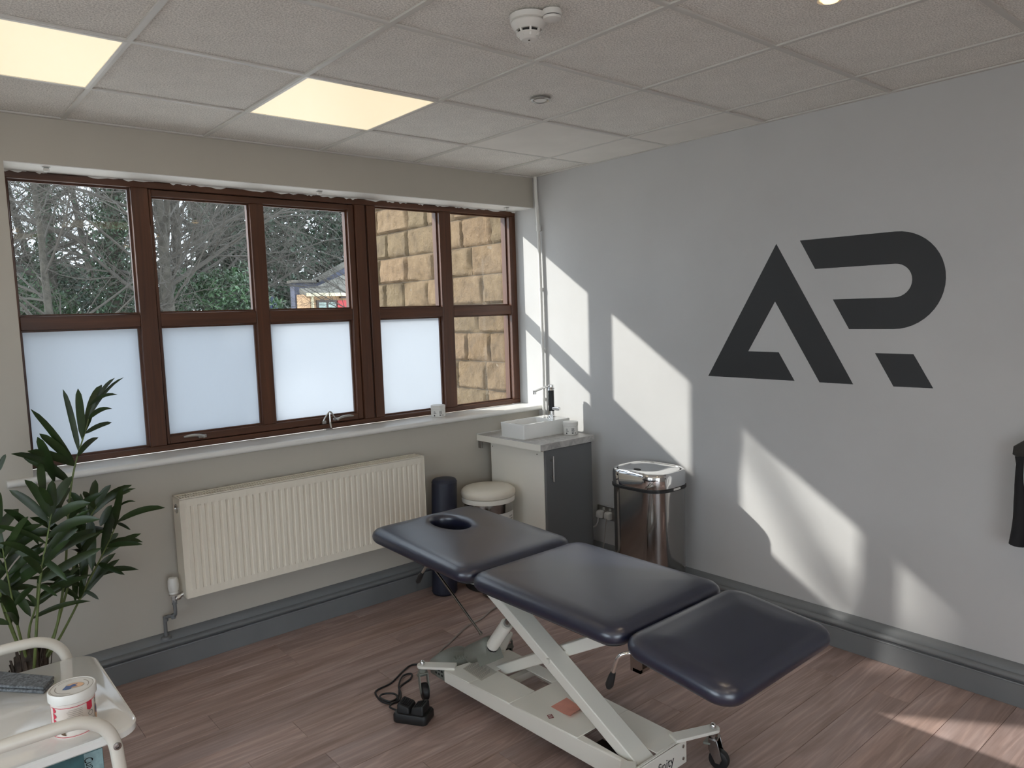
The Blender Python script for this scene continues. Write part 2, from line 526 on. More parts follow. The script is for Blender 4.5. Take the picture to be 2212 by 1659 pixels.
floor = MB().box(RX0, 0, RY0, 0, -0.12, -0.006).build('floor', M['dark'])
tag(floor, kind='structure')
PW, PL = 0.152, 1.22
rng = random.Random(5)
plank_mesh = {}
nrow = int(math.ceil(-RY0 / PW))
for r in range(nrow):
    y1 = -r * PW; y0 = max(RY0, y1 - PW)
    xs = [RX0]
    x = RX0 + PL * rng.choice((0.2, 0.4, 0.6, 0.8, 1.0))
    while x < -0.12:
        xs.append(x); x += PL
    xs.append(0.0)
    for a, b in zip(xs[:-1], xs[1:]):
        key = (round(b - a, 3), round(y1 - y0, 3))
        if key not in plank_mesh:
            l, wd = key; g = 0.0005; c = 0.0016
            m = MB()
            m.rings([[(sx * (l / 2 - i), sy * (wd / 2 - i), z) for sx, sy in ((1, 1), (-1, 1), (-1, -1), (1, -1))]
                     for i, z in ((g, -0.006), (g, -0.0012), (c, 0.0))])
            me = m.mesh('floor_plank'); me.materials.append(M['floor'])
            plank_mesh[key] = me
        o = bpy.data.objects.new('floor_plank', plank_mesh[key])
        COL.objects.link(o); o.location = ((a + b) / 2, (y0 + y1) / 2, 0); o.parent = floor

ww = MB()
ww.box(RX0 - 0.2, 0.0, 0, YO, -0.12, WZ0 - 0.03)
ww.box(RX0 - 0.2, WX0, 0, YO, WZ0 - 0.03, WZ1)
ww.box(RX0 - 0.2, 0.0, 0, YO, WZ1, 2.95)
wall_window = tag(ww.build('wall_window', M['wall_soft']), kind='structure')
wall_right = tag(MB().box(0, 0.22, RY0 - 0.2, 0.287, -0.12, 2.95).build('wall_right', M['wall']), kind='structure')
LY0, LY1, LZ0, LZ1 = -3.7, -1.35, 0.55, 2.3
wl = MB()
wl.box(RX0 - 0.2, RX0, RY0 - 0.2, LY0, -0.12, 2.95); wl.box(RX0 - 0.2, RX0, LY1, 0, -0.12, 2.95)
wl.box(RX0 - 0.2, RX0, LY0, LY1, -0.12, LZ0); wl.box(RX0 - 0.2, RX0, LY0, LY1, LZ1, 2.95)
wall_left = tag(wl.build('wall_left', M['wall']), kind='structure')
BX0, BX1, BZ0, BZ1 = -5.1, -2.5, 0.04, 2.45
wb = MB()
wb.box(RX0, BX0, RY0 - 0.2, RY0, -0.12, 2.95)
wb.box(BX1, 0, RY0 - 0.2, RY0, -0.12, 2.95)
wb.box(BX0, BX1, RY0 - 0.2, RY0, -0.12, BZ0)
wb.box(BX0, BX1, RY0 - 0.2, RY0, BZ1, 2.95)
wall_back = tag(wb.build('wall_back', M['wall']), kind='structure')

# painted underside of the window head
soffit = tag(MB().box(WX0, 0, 0.001, 0.188, WZ1 - 0.004, WZ1 - 0.0005).build('trim_1', M['soffit']), kind='structure')

# ------------------------------------------------------------------ suspended ceiling
ceil_root = MB().box(RX0 - 0.2, 0.22, RY0 - 0.2, 0, H + 0.25, H + 0.385).build('ceiling', M['dark'])
tag(ceil_root, kind='structure')
AX, AY = -0.955, -1.137
gx = [RX0] + [AX + 0.6 * i for i in range(-7, 2)] + [0.0]
gy = [RY0] + [AY + 0.6 * i for i in range(-8, 2)] + [0.0]
gx = [g for i, g in enumerate(gx) if i in (0, len(gx) - 1) or RX0 + 0.03 < g < -0.03]
gy = [g for i, g in enumerate(gy) if i in (0, len(gy) - 1) or RY0 + 0.03 < g < -0.03]
TW = 0.019
panel_cells = {(round(AX - 2.4, 3), round(AY, 3)), (round(AX - 1.2, 3), round(AY, 3)), (round(AX - 1.2, 3), round(AY - 2.4, 3)), (round(AX - 2.4, 3), round(AY - 2.4, 3)), (round(AX - 3.6, 3), round(AY - 2.4, 3)), (round(AX - 3.6, 3), round(AY - 3.6, 3)), (round(AX - 1.8, 3), round(AY - 3.6, 3))}
plain = {(AX, AY), (AX + 0.6, AY), (AX + 0.6, AY - 0.6)}
plain = {(round(a, 3), round(b, 3)) for a, b in plain}
tile_mesh = {}
for i in range(len(gx) - 1):
    for j in range(len(gy) - 1):
        x0, x1, y0, y1 = gx[i], gx[i + 1], gy[j], gy[j + 1]
        cell = (round(x0, 3), round(y0, 3))
        if cell in panel_cells: continue
        pl = cell in plain
        key = (round(x1 - x0, 3), round(y1 - y0, 3), pl)
        if key not in tile_mesh:
            a, b = key[0] / 2 - 0.002, key[1] / 2 - 0.002
            me = MB().box(-a, a, -b, b, 0.006, 0.020).mesh('ceiling_tile')
            me.materials.append(M['tile_plain'] if pl else M['tile'])
            tile_mesh[key] = me
        o = bpy.data.objects.new('ceiling_tile', tile_mesh[key])
        COL.objects.link(o); o.location = ((x0 + x1) / 2, (y0 + y1) / 2, H + (0.0015 if not pl else -0.004)); o.parent = ceil_root
        if pl: o['label'] = 'smooth off white ceiling tile'
for g in gx[1:-1]:
    MB().box(g - TW / 2, g + TW / 2, RY0, 0, H, H + 0.0065).box(g - 0.001, g + 0.001, RY0, 0, H + 0.006, H + 0.04).build('tee_bar', M['tee'], ceil_root)
for g in gy[1:-1]:
    for a, b in zip(gx[:-1], gx[1:]):
        MB().box(a + (TW / 2 if a > RX0 else 0), b - (TW / 2 if b < 0 else 0), g - TW / 2, g + TW / 2, H + 0.0005, H + 0.0068).build('cross_tee', M['tee'], ceil_root)
m = MB()
m.box(RX0, 0, -0.022, 0, H - 0.001, H + 0.006); m.box(-0.022, 0, RY0, -0.022, H - 0.001, H + 0.006)
m.box(RX0, RX0 + 0.022, RY0, -0.022, H - 0.001, H + 0.006); m.box(RX0, 0, RY0, RY0 + 0.022, H - 0.001, H + 0.006)
m.build('wall_angle', M['tee'], ceil_root)

def light_panel(x0, y0, label, group=None):
    c = (x0 + 0.3, y0 + 0.3, H)
    t = thing('ceiling_light', label, 'ceiling light', c, group)
    a = 0.5955 / 2; i = a - 0.012
    fr = MB()
    for sx in (-1, 1):
        fr.box(c[0] + sx * a, c[0] + sx * i, c[1] - a, c[1] + a, H - 0.001, H + 0.012)
        fr.box(c[0] - i, c[0] + i, c[1] + sx * a, c[1] + sx * i, H - 0.001, H + 0.012)
    fr.build('frame', M['white_plastic'], t)
    MB().box(c[0] - i, c[0] + i, c[1] - i, c[1] + i, H + 0.002, H + 0.010).build('diffuser', M['panel_lit'], t)
    return t
light_panel(AX - 1.2, AY, 'square lit ceiling panel directly above the sliding middle of the window wall')
light_panel(AX - 2.4, AY, 'square lit ceiling panel cut by the left edge of the photo')
for k, (i, j) in enumerate(((-2, -4), (-4, -4), (-6, -4), (-6, -6), (-3, -6))):  # extra unseen panels, added to brighten the room
    light_panel(AX + 0.6 * i, AY + 0.6 * j, 'square lit ceiling panel added behind the camera as fill light', 'ceiling panels added behind the camera')

# ------------------------------------------------------------------ skirting boards
prof = [(0.001, 0.170), (0.012, 0.166), (0.022, 0.154), (0.028, 0.140), (0.0285, 0.135), (0.036, 0.1335), (0.043, 0.1285), (0.046, 0.121), (0.044, 0.1135), (0.038, 0.109), (0.033, 0.1085), (0.033, 0.104), (0.045, 0.1035), (0.0462, 0.0985), (0.0435, 0.0965), (0.0435, 0.001), (0.001, 0.001)]
tag(MB().prism(prof, lambda d, z, e: (e, -d * 1.2, z), RX0, -0.001).build('baseboard_window', M['skirting'], smooth=True, angle=50), kind='structure')
tag(MB().prism(prof, lambda d, z, e: (-d, e, z), RY0, -0.0525).build('baseboard_right', M['skirting'], smooth=True, angle=50), kind='structure')
tag(MB().prism(prof, lambda d, z, e: (RX0 + d, e, z), RY0, -0.0525).build('baseboard_left', M['skirting'], smooth=True, angle=50), kind='structure')

# ------------------------------------------------------------------ window sill
SZ = WZ0
m = MB()
nose = [(-0.018, SZ), (-0.030, SZ - 0.002), (-0.038, SZ - 0.010), (-0.040, SZ - 0.018), (-0.036, SZ - 0.026), (-0.026, SZ - 0.031), (-0.0005, SZ - 0.032), (-0.0005, SZ)]
m.prism(nose, lambda y, z, e: (e, y, z), -3.085, -0.0005)
m.box(WX0 + 0.0005, -0.0005, 0, 0.186, SZ - 0.0295, SZ)
tag(m.build('trim_2', M['sill_white'], smooth=True, angle=50), kind='structure')

# ------------------------------------------------------------------ window
win = struct('window_1', (-1.5, 0.2, 1.03))
FY0, FY1 = 0.19, 0.285
def rail(name, x0, x1, z0, z1, y0=FY0, y1=FY1, upright=False, bv=0.003):
    return MB().box(x0, x1, y0, y1, z0, z1).build(name, M['wood_v' if upright else 'wood_h'], win, bevel=bv, segs=1)
BZ, TZ = 1.026, 2.3655
rail('frame_sill', WX0 + 0.001, -0.001, BZ, 1.055)
rail('frame_head', WX0 + 0.001, -0.001, 2.333, TZ)
for a, b in ((WX0 + 0.001, -2.957), (-2.457, -2.379), (-1.251, -1.182), (-1.1715, -1.111), (-0.057, -0.001)):
    rail('frame_stile', a, b, 1.055, 2.333, upright=True)
MB().box(-1.182, -1.1715, 0.205, 0.28, 1.055, 2.333).build('joint_strip', M['win_dark'], win)
rail('mullion', -0.641, -0.552, 1.055, 2.333, FY0 + 0.006, FY1 - 0.004, True)
for a, b in ((-2.957, -2.457), (-1.111, -0.641), (-0.552, -0.057)):
    rail('transom', a, b, 1.657, 1.720, FY0 + 0.006, FY1 - 0.004)
# opening sash behind the two middle columns
sy0, sy1 = FY0 + 0.010, FY1 - 0.006
rail('sash_stile', -2.376, -2.363, 1.058, 2.330, sy0, sy1, True, 0.002)
rail('sash_stile', -1.290, -1.254, 1.058, 2.330, sy0, sy1, True)
rail('sash_rail', -2.363, -1.290, 2.298, 2.330, sy0, sy1)
rail('sash_rail', -2.363, -1.290, 1.058, 1.095, sy0, sy1)
rail('sash_mullion', -1.872, -1.797, 1.095, 2.298, sy0 + 0.002, sy1, True)
for a, b in ((-2.363, -1.872), (-1.797, -1.290)):
    rail('sash_transom', a, b, 1.655, 1.722, sy0 + 0.002, sy1)
cols = [(-2.957, -2.457, 1.055, 2.333), (-2.363, -1.872, 1.095, 2.298), (-1.797, -1.290, 1.095, 2.298), (-1.111, -0.641, 1.055, 2.333), (-0.552, -0.057, 1.055, 2.333)]
for k, (a, b, z0, z1) in enumerate(cols):
    lo, hi = (1.657, 1.720) if k in (0, 3, 4) else (1.655, 1.722)
    gyy = 0.240
    MB().box(a, b, gyy, gyy + 0.004, hi, z1).build('pane', M['glass'], win)
    if k == 4:
        MB().box(a, b, gyy, gyy + 0.004, z0, lo).build('pane', M['glass'], win)
    else:
        p = MB().box(a, b, gyy, gyy + 0.004, z0, lo).build('frosted_pane', M['frost'], win)
        p['label'] = 'frosted lower pane'
    for zz0, zz1 in ((z0, lo), (hi, z1)):       # glazing beads
        bd = MB(); q = 0.009
        bd.box(a, a + q, 0.226, 0.2395, zz0, zz1); bd.box(b - q, b, 0.226, 0.2395, zz0, zz1)
        bd.box(a + q, b - q, 0.226, 0.2395, zz0, zz0 + q); bd.box(a + q, b - q, 0.226, 0.2395, zz1 - q, zz1)
        bd.build('glazing_bead', M['wood_v'], win)
# ragged sealant left along the top of the frame
m = MB(); r2 = random.Random(9)
x = WX0 + 0.01
while x < -0.05:
    l = r2.uniform(0.04, 0.16)
    if r2.random() < 0.75:
        n = 6; pts = [(x + l * i / n, 2.3655 - r2.uniform(0.001, 0.010) * (1 if 0 < i < n else 0.2)) for i in range(n + 1)]
        m.prism([(x, 2.3658)] + pts + [(x + l, 2.3658)], lambda a, b, d: (a, d, b), 0.1855, 0.1895)
    x += l * r2.uniform(1.0, 1.6)
s = m.build('sealant', M['soffit'], win); s['kind'] = 'stuff'; s['label'] = 'ragged white filler along the top of the frame'
# handles and stays on the bottom rail of the opening sash
def casement_handle(x, flip=1):
    z = 1.078
    h = MB().box(x - 0.020, x + 0.020, 0.188, 0.2, z - 0.008, z + 0.008)
    h.cyl((x, 0.2, z), (x, 0.168, z), 0.008, n=12)
    hb = h.build('handle', M['satin'], win, bevel=0.002)
    lv = MB().tube(smooth_path([(x, 0.170, z), (x - flip * 0.02, 0.166, z + 0.010), (x - flip * 0.06, 0.165, z + 0.014), (x - flip * 0.10, 0.166, z + 0.011)], 4), [0.007] * 9 + [0.0065, 0.006, 0.005, 0.004], 8)
    lv.build('lever', M['satin'], hb)
casement_handle(-2.205, 1)
casement_handle(-1.440, -1)
m = MB()
m.tube(smooth_path([(-1.530, 0.182, 1.073), (-1.515, 0.176, 1.10), (-1.492, 0.172, 1.126), (-1.480, 0.172, 1.122), (-1.458, 0.176, 1.09), (-1.448, 0.180, 1.08)], 4), 0.0045, 8)
m.tube([(-1.492, 0.172, 1.124), (-1.494, 0.165, 1.07), (-1.498, 0.150, 1.036)], 0.005, 8)
m.box(-1.535, -1.512, 0.178, 0.19, 1.060, 1.078); m.box(-1.53, -1.49, 0.145, 0.185, 1.026, 1.034)
m.build('stay', M['satin'], win)

# side window left of the camera, added to let in more daylight
w3 = struct('window_added_left', (RX0 - 0.1, (LY0 + LY1) / 2, LZ0))
for yy in (LY0 + 0.03, (LY0 + LY1) / 2, LY1 - 0.03):
    MB().box(RX0 - 0.14, RX0 - 0.06, yy - 0.03, yy + 0.03, LZ0, LZ1).build('frame_stile', M['wood_v'], w3)
for zz in (LZ0 + 0.03, LZ1 - 0.03):
    MB().box(RX0 - 0.13, RX0 - 0.07, LY0, LY1, zz - 0.03, zz + 0.03).build('frame_rail', M['wood_h'], w3)
for k in range(2):
    a = LY0 + (LY1 - LY0) * k / 2 + 0.035; b = LY0 + (LY1 - LY0) * (k + 1) / 2 - 0.035
    MB().box(RX0 - 0.102, RX0 - 0.098, a, b, LZ0 + 0.06, LZ1 - 0.06).build('pane', M['glass'], w3)

# unseen glazing behind the camera, put in to brighten the room
w2 = struct('window_added_back', (-3.8, RY0 - 0.1, BZ0))
for xx in (BX0 + 0.03, (BX0 * 2 + BX1) / 3, (BX0 + 2 * BX1) / 3, BX1 - 0.03):
    MB().box(xx - 0.03, xx + 0.03, RY0 - 0.14, RY0 - 0.06, BZ0, BZ1).build('frame_stile', M['white_plastic'], w2)
for zz in (BZ0 + 0.03, BZ1 - 0.03):
    MB().box(BX0, BX1, RY0 - 0.13, RY0 - 0.07, zz - 0.03, zz + 0.03).build('frame_rail', M['white_plastic'], w2)
for k in range(3):
    a = BX0 + (BX1 - BX0) * k / 3 + 0.035; b = BX0 + (BX1 - BX0) * (k + 1) / 3 - 0.035
    MB().box(a, b, RY0 - 0.102, RY0 - 0.098, BZ0 + 0.06, BZ1 - 0.06).build('pane', M['glass'], w2)

# ------------------------------------------------------------------ outdoors
GZ = -0.25
g_ = MB().box(-60, 60, YO + 0.0, 70, GZ - 0.3, GZ)
g_.box(-60, 60, -40, RY0 - 0.2, GZ - 0.3, GZ); g_.box(-60, RX0 - 0.2, RY0 - 0.2, YO, GZ - 0.3, GZ); g_.box(0.22, 60, RY0 - 0.2, YO, GZ - 0.3, GZ)
tag(g_.build('ground', M['ground']), kind='structure')

# rock-faced stone wing beside the window
SX = 0.30
wing = thing('stone_wing', 'sunlit rock faced sandstone wall of big blocks seen through the right panes', 'wall', (SX + 0.2, 1.6, GZ))
MB().box(SX + 0.0095, SX + 0.5, 0.29, 2.78, GZ, 3.7).build('mortar_core', M['mortar'], wing)
zc = [1.275 + 0.2345 * k for k in range(-6, 11)]
rs = random.Random(11)
def stone(y0, y1, z0, z1):
    g = 0.0035; ny, nz = 18, 12
    sd = rs.uniform(0, 100); dep = rs.uniform(0.014, 0.034)
    m = MB(); grid = []
    for i in range(ny + 1):
        row = []
        for j in range(nz + 1):
            u = i / ny; v = j / nz
            e = min(u * (y1 - y0), (1 - u) * (y1 - y0), v * (z1 - z0), (1 - v) * (z1 - z0))
            rise = min(1.0, e / 0.011) ** 0.6
            y = y0 + g + u * (y1 - y0 - 2 * g); z = z0 + g + v * (z1 - z0 - 2 * g)
            n = noise.noise(Vector((sd, y * 6, z * 6))) * 0.012 + noise.noise(Vector((sd + 9, y * 19, z * 19))) * 0.009 + noise.noise(Vector((sd + 3, y * 46, z * 46))) * 0.006
            cut = max(0, noise.noise(Vector((sd + 4, y * 3.2, z * 4.0))) - 0.22) * 0.09 * (1 if u > 0.55 or v < 0.3 else 0.3)
            row.append((SX + 0.006 - rise * (dep + n) + min(cut, dep * 0.85) * rise, y, z))
        grid.append(row)
    o = 0
    vs = [p for row in grid for p in row]; W_ = nz + 1
    fs = [(i * W_ + j, (i + 1) * W_ + j, (i + 1) * W_ + j + 1, i * W_ + j + 1) for i in range(ny) for j in range(nz)]
    m.add(vs, fs)
    edge = [grid[i][0] for i in range(ny + 1)] + [grid[ny][j] for j in range(1, nz + 1)] + [grid[i][nz] for i in range(ny - 1, -1, -1)] + [grid[0][j] for j in range(nz - 1, 0, -1)]
    bk = [(SX + 0.05, p[1], p[2]) for p in edge]
    n = len(edge)
    m.add(edge + bk, [(k, (k + 1) % n, n + (k + 1) % n, n + k) for k in range(n)])
    m.build('stone', M['stone'], wing, smooth=True, angle=55)
for k in range(len(zc) - 1):
    y = 0.292 - rs.uniform(0.05, 0.3)
    while y < 2.76:
        l = rs.choice((0.30, 0.36, 0.42, 0.5, 0.56)) + rs.uniform(-0.03, 0.03)
        a, b = max(y, 0.292), min(y + l, 2.76)
        if b - a > 0.08: stone(a, b, zc[k], zc[k + 1])
        y += l

# low building with a slate roof across the yard
bld = thing('yard_building', 'low stone building with slate roof and red door across the yard', 'building', (11, 25, GZ))
MB().box(8.80, 15.0, 22.15, 23.28, GZ, 2.60).build('wall', M['pink_stone'], bld)
m = MB()
m.add([(8.62, 21.95, 2.62), (15.2, 21.95, 2.62), (15.2, 24.0, 4.9), (11.2, 23.2, 3.55), (9.3, 22.75, 2.86), (8.62, 22.6, 2.82),
       (8.62, 21.95, 2.52), (15.2, 21.95, 2.52), (15.2, 24.0, 4.7), (11.2, 23.2, 3.35), (9.3, 22.75, 2.66), (8.62, 22.6, 2.62)],
      [(0, 1, 2, 3, 4, 5), (11, 10, 9, 8, 7, 6), (0, 6, 7, 1), (1, 7, 8, 2), (2, 8, 9, 3), (3, 9, 10, 4), (4, 10, 11, 5), (5, 11, 6, 0)])
m.build('roof', M['slate'], bld)
gab = [(8.75, GZ), (8.75, 3.06), (9.66, 3.08), (11.2, 3.86), (15.2, 5.9), (15.2, GZ)]
MB().prism(gab, lambda a, b, d: (a, d, b), 23.3, 23.7).build('gable_wall', M['lead'], bld)
m = MB(); m.bar((8.65, 23.45, 3.11), (9.7, 23.45, 3.13), 0.6, 0.10); m.bar((9.6, 23.45, 3.10), (15.2, 23.45, 5.94), 0.6, 0.12)
m.build('coping', M['slate'], bld)
MB().box(8.60, 15.2, 21.85, 21.97, 2.50, 2.62).build('gutter', M['cream'], bld)
MB().cyl((8.86, 22.05, 2.5), (8.86, 22.05, GZ), 0.05, n=10).build('downpipe', M['cream'], bld)
wf = MB().box(9.05, 9.86, 22.08, 22.16, 1.2, 2.36).build('window', M['win_dark'], bld)
for a, b in ((9.12, 9.42), (9.50, 9.80)):
    MB().box(a, b, 22.06, 22.09, 1.3, 2.27).build('pane', M['blind'], wf)
dr = MB().box(9.90, 11.3, 22.08, 22.16, GZ, 2.34).build('door', M['red_door'], bld)
for a in (10.03, 10.33, 10.63):
    MB().box(a, a + 0.22, 22.06, 22.09, 1.3, 2.05).build('pane', M['win_dark'], dr)
MB().box(10.0, 10.35, 22.0, 22.12, 2.42, 2.47).build('lamp_bracket', M['win_dark'], bld)

# trees -----------------------------------------------------------------
def grow(mb, p, d, ln, r, depth, rg, spread, kids, tips):
    n = 5 if depth > 1 else 3
    pts = [Vector(p)]; dirs = [Vector(d).normalized()]
    for i in range(n):
        dd = dirs[-1] + Vector((rg.uniform(-1, 1), rg.uniform(-1, 1), rg.uniform(-0.7, 0.9))) * (0.16 if depth > 2 else 0.26)
        dd.normalize(); dirs.append(dd)
        pts.append(pts[-1] + dd * ln / n)
    rad = [r * (1 - 0.72 * i / n) for i in range(n + 1)]
    mb.tube(pts, rad, 7 if depth > 3 else (5 if depth > 2 else 3), caps=False)
    if depth == 0:
        tips.append(pts[-1]); return
    for k in range(kids[depth]):
        t = rg.uniform(0.25, 1.0) if depth < 4 else rg.uniform(0.22, 1.0)
        i = min(int(t * n), n - 1); q = pts[i].lerp(pts[i + 1], t * n - i)
        dv = dirs[i + 1]; sd = dv.orthogonal().normalized()
        sd = Matrix.Rotation(rg.uniform(0, 2 * pi), 3, dv) @ sd
        nd = (dv * rg.uniform(0.5, 1.0) + sd * spread * rg.uniform(0.7, 1.2)).normalized()
        grow(mb, q, nd, ln * rg.uniform(0.42, 0.66), max(rad[i] * rg.uniform(0.35, 0.55), 0.003), depth - 1, rg, spread, kids, tips)

def leaf_cloud(mb, pts, size, rg, up=0.4):
    for p in pts:
        a = Vector((rg.uniform(-1, 1), rg.uniform(-1, 1), rg.uniform(-1, 1) + up)).normalized()
        b = a.orthogonal().normalized(); b = Matrix.Rotation(rg.uniform(0, 6.28), 3, a) @ b
        c = a.cross(b); s = size * rg.uniform(0.6, 1.3)
        o = len(mb.v)
        for q in (p - b * s, p + c * s * 0.42 + a * s * 0.12, p + b * s, p - c * s * 0.42 + a * s * 0.12):
            mb.v.append((q.x, q.y, q.z))
        mb.f.append((o, o + 1, o + 2, o + 3))

def tree_proto(seed, ht, r, kids, spread, lean=(0, 0, 1), depth=4):
    rg = random.Random(seed); wood = MB(); tips = []
    # trunk separately so that it keeps its bark
    tr = MB(); pts = []; d = Vector(lean).normalized(); p = Vector((0, 0, 0)); n = 9
    for i in range(n + 1):
        pts.append(p.copy()); d = (d + Vector((rg.uniform(-1, 1), rg.uniform(-1, 1), 0.2)) * 0.05).normalized(); p = p + d * ht / n
    rad = [r * (1.12 if i == 0 else 1 - 0.75 * i / n) for i in range(n + 1)]
    tr.tube(pts, rad, 10, caps=False)
    for k in range(kids[depth]):
        t = rg.uniform(0.16, 1.0); i = min(int(t * n), n - 1); q = pts[i].lerp(pts[i + 1], t * n - i)
        a = rg.uniform(0, 2 * pi)
        nd = Vector((cos(a) * spread, sin(a) * spread, rg.uniform(0.15, 0.9))).normalized()
        grow(wood, q, nd, ht * rg.uniform(0.25, 0.42), rad[i] * rg.uniform(0.25, 0.45), depth - 1, rg, 0.75, kids, tips)
    return tr, wood, pts, rad

KIDS = {4: 26, 3: 7, 2: 5, 1: 4}
protos = []
for sd, ht, r, ln in ((21, 10.5, 0.15, (0.02, 0, 1)), (22, 12.5, 0.20, (-0.05, 0, 1)), (23, 9.0, 0.10, (0.10, 0.02, 1))):
    tr, wd, pts, rad = tree_proto(sd, ht, r, KIDS, 1.0, ln)
    a = tr.mesh('trunk'); a.materials.append(M['tree_bark']); a.shade_smooth()
    b = wd.mesh('branches'); b.materials.append(M['twig'])
    protos.append((a, b, pts, rad))

def put_tree(k, x, y, s, rz, label, group=None, ivy=None):
    a, b, pts, rad = protos[k]
    t = thing('bare_tree', label, 'tree', (x, y, GZ), group)
    t.rotation_euler = (0, 0, rz); t.scale = (s, s, s)
    for nm, me in (('trunk', a), ('branches', b)):
        o = bpy.data.objects.new(nm, me); COL.objects.link(o); o.parent = t
        if nm == 'branches': o['kind'] = 'stuff'
    if ivy:
        rg = random.Random(int(x * 100 + y)); lm = MB(); P = []
        for q in range(ivy[0]):
            tt = rg.uniform(0, ivy[1]) * (len(pts) - 1); i = min(int(tt), len(pts) - 2)
            c = pts[i].lerp(pts[i + 1], tt - i); an = rg.uniform(0, 2 * pi)
            rr = rad[i] + abs(rg.gauss(0, ivy[2]))
            P.append(c + Vector((cos(an) * rr, sin(an) * rr, rg.uniform(-0.1, 0.1))))
        leaf_cloud(lm, P, 0.055, rg)
        me = lm.mesh('ivy'); me.materials.append(M['ivy'])
        o = bpy.data.objects.new('ivy', me); COL.objects.link(o); o.parent = t; o['kind'] = 'stuff'
    return t
put_tree(0, -1.02, 12.0, 0.62, 0.3, 'thin pale bare tree at the far left of the first window pane')
put_tree(1, 0.50, 14.0, 1.0, 1.3, 'thick ivy covered tree trunk beside the first window post', ivy=(9000, 0.62, 0.22))
put_tree(1, -0.36, 16.5, 1.05, 4.0, 'tall dark trunk with light ivy in the middle of the first pane', ivy=(4500, 0.8, 0.16))
put_tree(0, 1.06, 12.2, 0.95, 2.2, 'straight mossy tree trunk left of centre in the second pane')
put_tree(2, 0.78, 12.9, 1.0, 5.2, 'slender tree leaning beside the straight mossy trunk')
put_tree(1, 3.9, 18.5, 1.0, 0.4, 'big grey trunk rising at the top of the second pane', ivy=(2500, 0.5, 0.08))
put_tree(0, 2.4, 16.2, 1.0, 5.0, 'bare tree behind the laurel bush')
put_tree(2, 10.2, 20.2, 0.9, 3.3, 'bare tree with drooping twigs in front of the big evergreen')
bg_sp = [(-3.6, 19, 0, 1.0), (-1.6, 20.5, 1, 1.0), (0.6, 22, 2, 1.3), (-5.5, 22, 1, 1.1), (-0.4, 26, 0, 1.3), (3.4, 28, 2, 1.6), (6.2, 29, 1, 1.2), (10.5, 30, 0, 1.4), (1.4, 18.8, 2, 1.2), (-2.6, 17.0, 2, 1.2), (-4.6, 20.0, 2, 1.4), (-3.0, 24.0, 0, 1.3), (-1.0, 23.0, 2, 1.5), (8.6, 32.0, 1, 1.5), (-6.0, 27.0, 2, 1.8)]
for i, (x, y, k, s) in enumerate(bg_sp):
    put_tree(k, x, y, s, i * 1.7, 'bare woodland tree in the tangle beyond the yard', 'bare trees in the wood behind')

def leafy(name, label, cat, c, rad, n, size, m, seed, group=None, holes=0.0):
    rg = random.Random(seed); P = []
    t = thing(name, label, cat, (c[0], c[1], GZ), group)
    while len(P) < n:
        v = Vector((rg.gauss(0, 1), rg.gauss(0, 1), rg.gauss(0, 1))).normalized()
        bump_ = 1 + 0.28 * noise.noise(v * 2.3 + Vector((seed, 0, 0))) + 0.16 * noise.noise(v * 6 + Vector((0, seed, 0)))
        q = Vector((v.x * rad[0], v.y * rad[1], v.z * rad[2])) * bump_ * (1 - abs(rg.gauss(0, 0.14)))
        q = q + Vector(c)
        if q.z < GZ + 0.05: continue
        if holes and noise.noise(q * 1.1 + Vector((0, 0, seed))) > holes: continue
        P.append(q)
    lm = MB(); leaf_cloud(lm, P, size, rg)
    o = lm.build('foliage', m, t, fix=False); o['kind'] = 'stuff'
    st = MB(); rg2 = random.Random(seed + 1)
    for k in range(7):
        a = rg2.uniform(0, 6.28)
        tip = Vector(c) + Vector((cos(a) * rad[0] * 0.6, sin(a) * rad[1] * 0.6, rad[2] * rg2.uniform(0.1, 0.6)))
        st.tube(smooth_path([(c[0] + 0.1 * cos(a), c[1] + 0.1 * sin(a), GZ), Vector((c[0], c[1], GZ)).lerp(tip, 0.5) + Vector((0, 0, 0.2)), tip], 3), [0.06, 0.055, 0.05, 0.045, 0.035, 0.03, 0.02], 6, caps=False)
    st.build('stems', M['tree_bark'], t, fix=False)
    return t
leafy('laurel_bush', 'glossy green laurel bush filling the lower right of the second pane', 'bush', (2.55, 13.4, 1.2), (1.35, 1.0, 1.75), 15000, 0.060, M['holly'], 31)
leafy('evergreen_tree', 'big dark evergreen filling the third window pane behind the building', 'tree', (11.2, 27.5, 5.6), (4.4, 2.6, 6.2), 62000, 0.14, M['evergreen'], 32, holes=0.46)
leafy('low_bush', 'low green bush at the bottom of the first pane', 'bush', (-1.35, 14.2, 0.9), (1.5, 0.9, 1.65), 11000, 0.06, M['holly'], 33)
leafy('low_bush', 'dull green bush behind the ivy trunk', 'bush', (0.0, 18.0, 1.0), (1.7, 1.0, 2.1), 9000, 0.07, M['evergreen'], 34)
leafy('low_bush', 'dark bush at the foot of the mossy trunk', 'bush', (4.9, 17.6, 0.8), (1.3, 1.0, 1.8), 8000, 0.07, M['evergreen'], 35)
leafy('hedge', 'distant brushwood hedge closing off the wood', 'hedge', (1.0, 34, 1.2), (16, 1.5, 3.6), 26000, 0.17, M['evergreen'], 36)
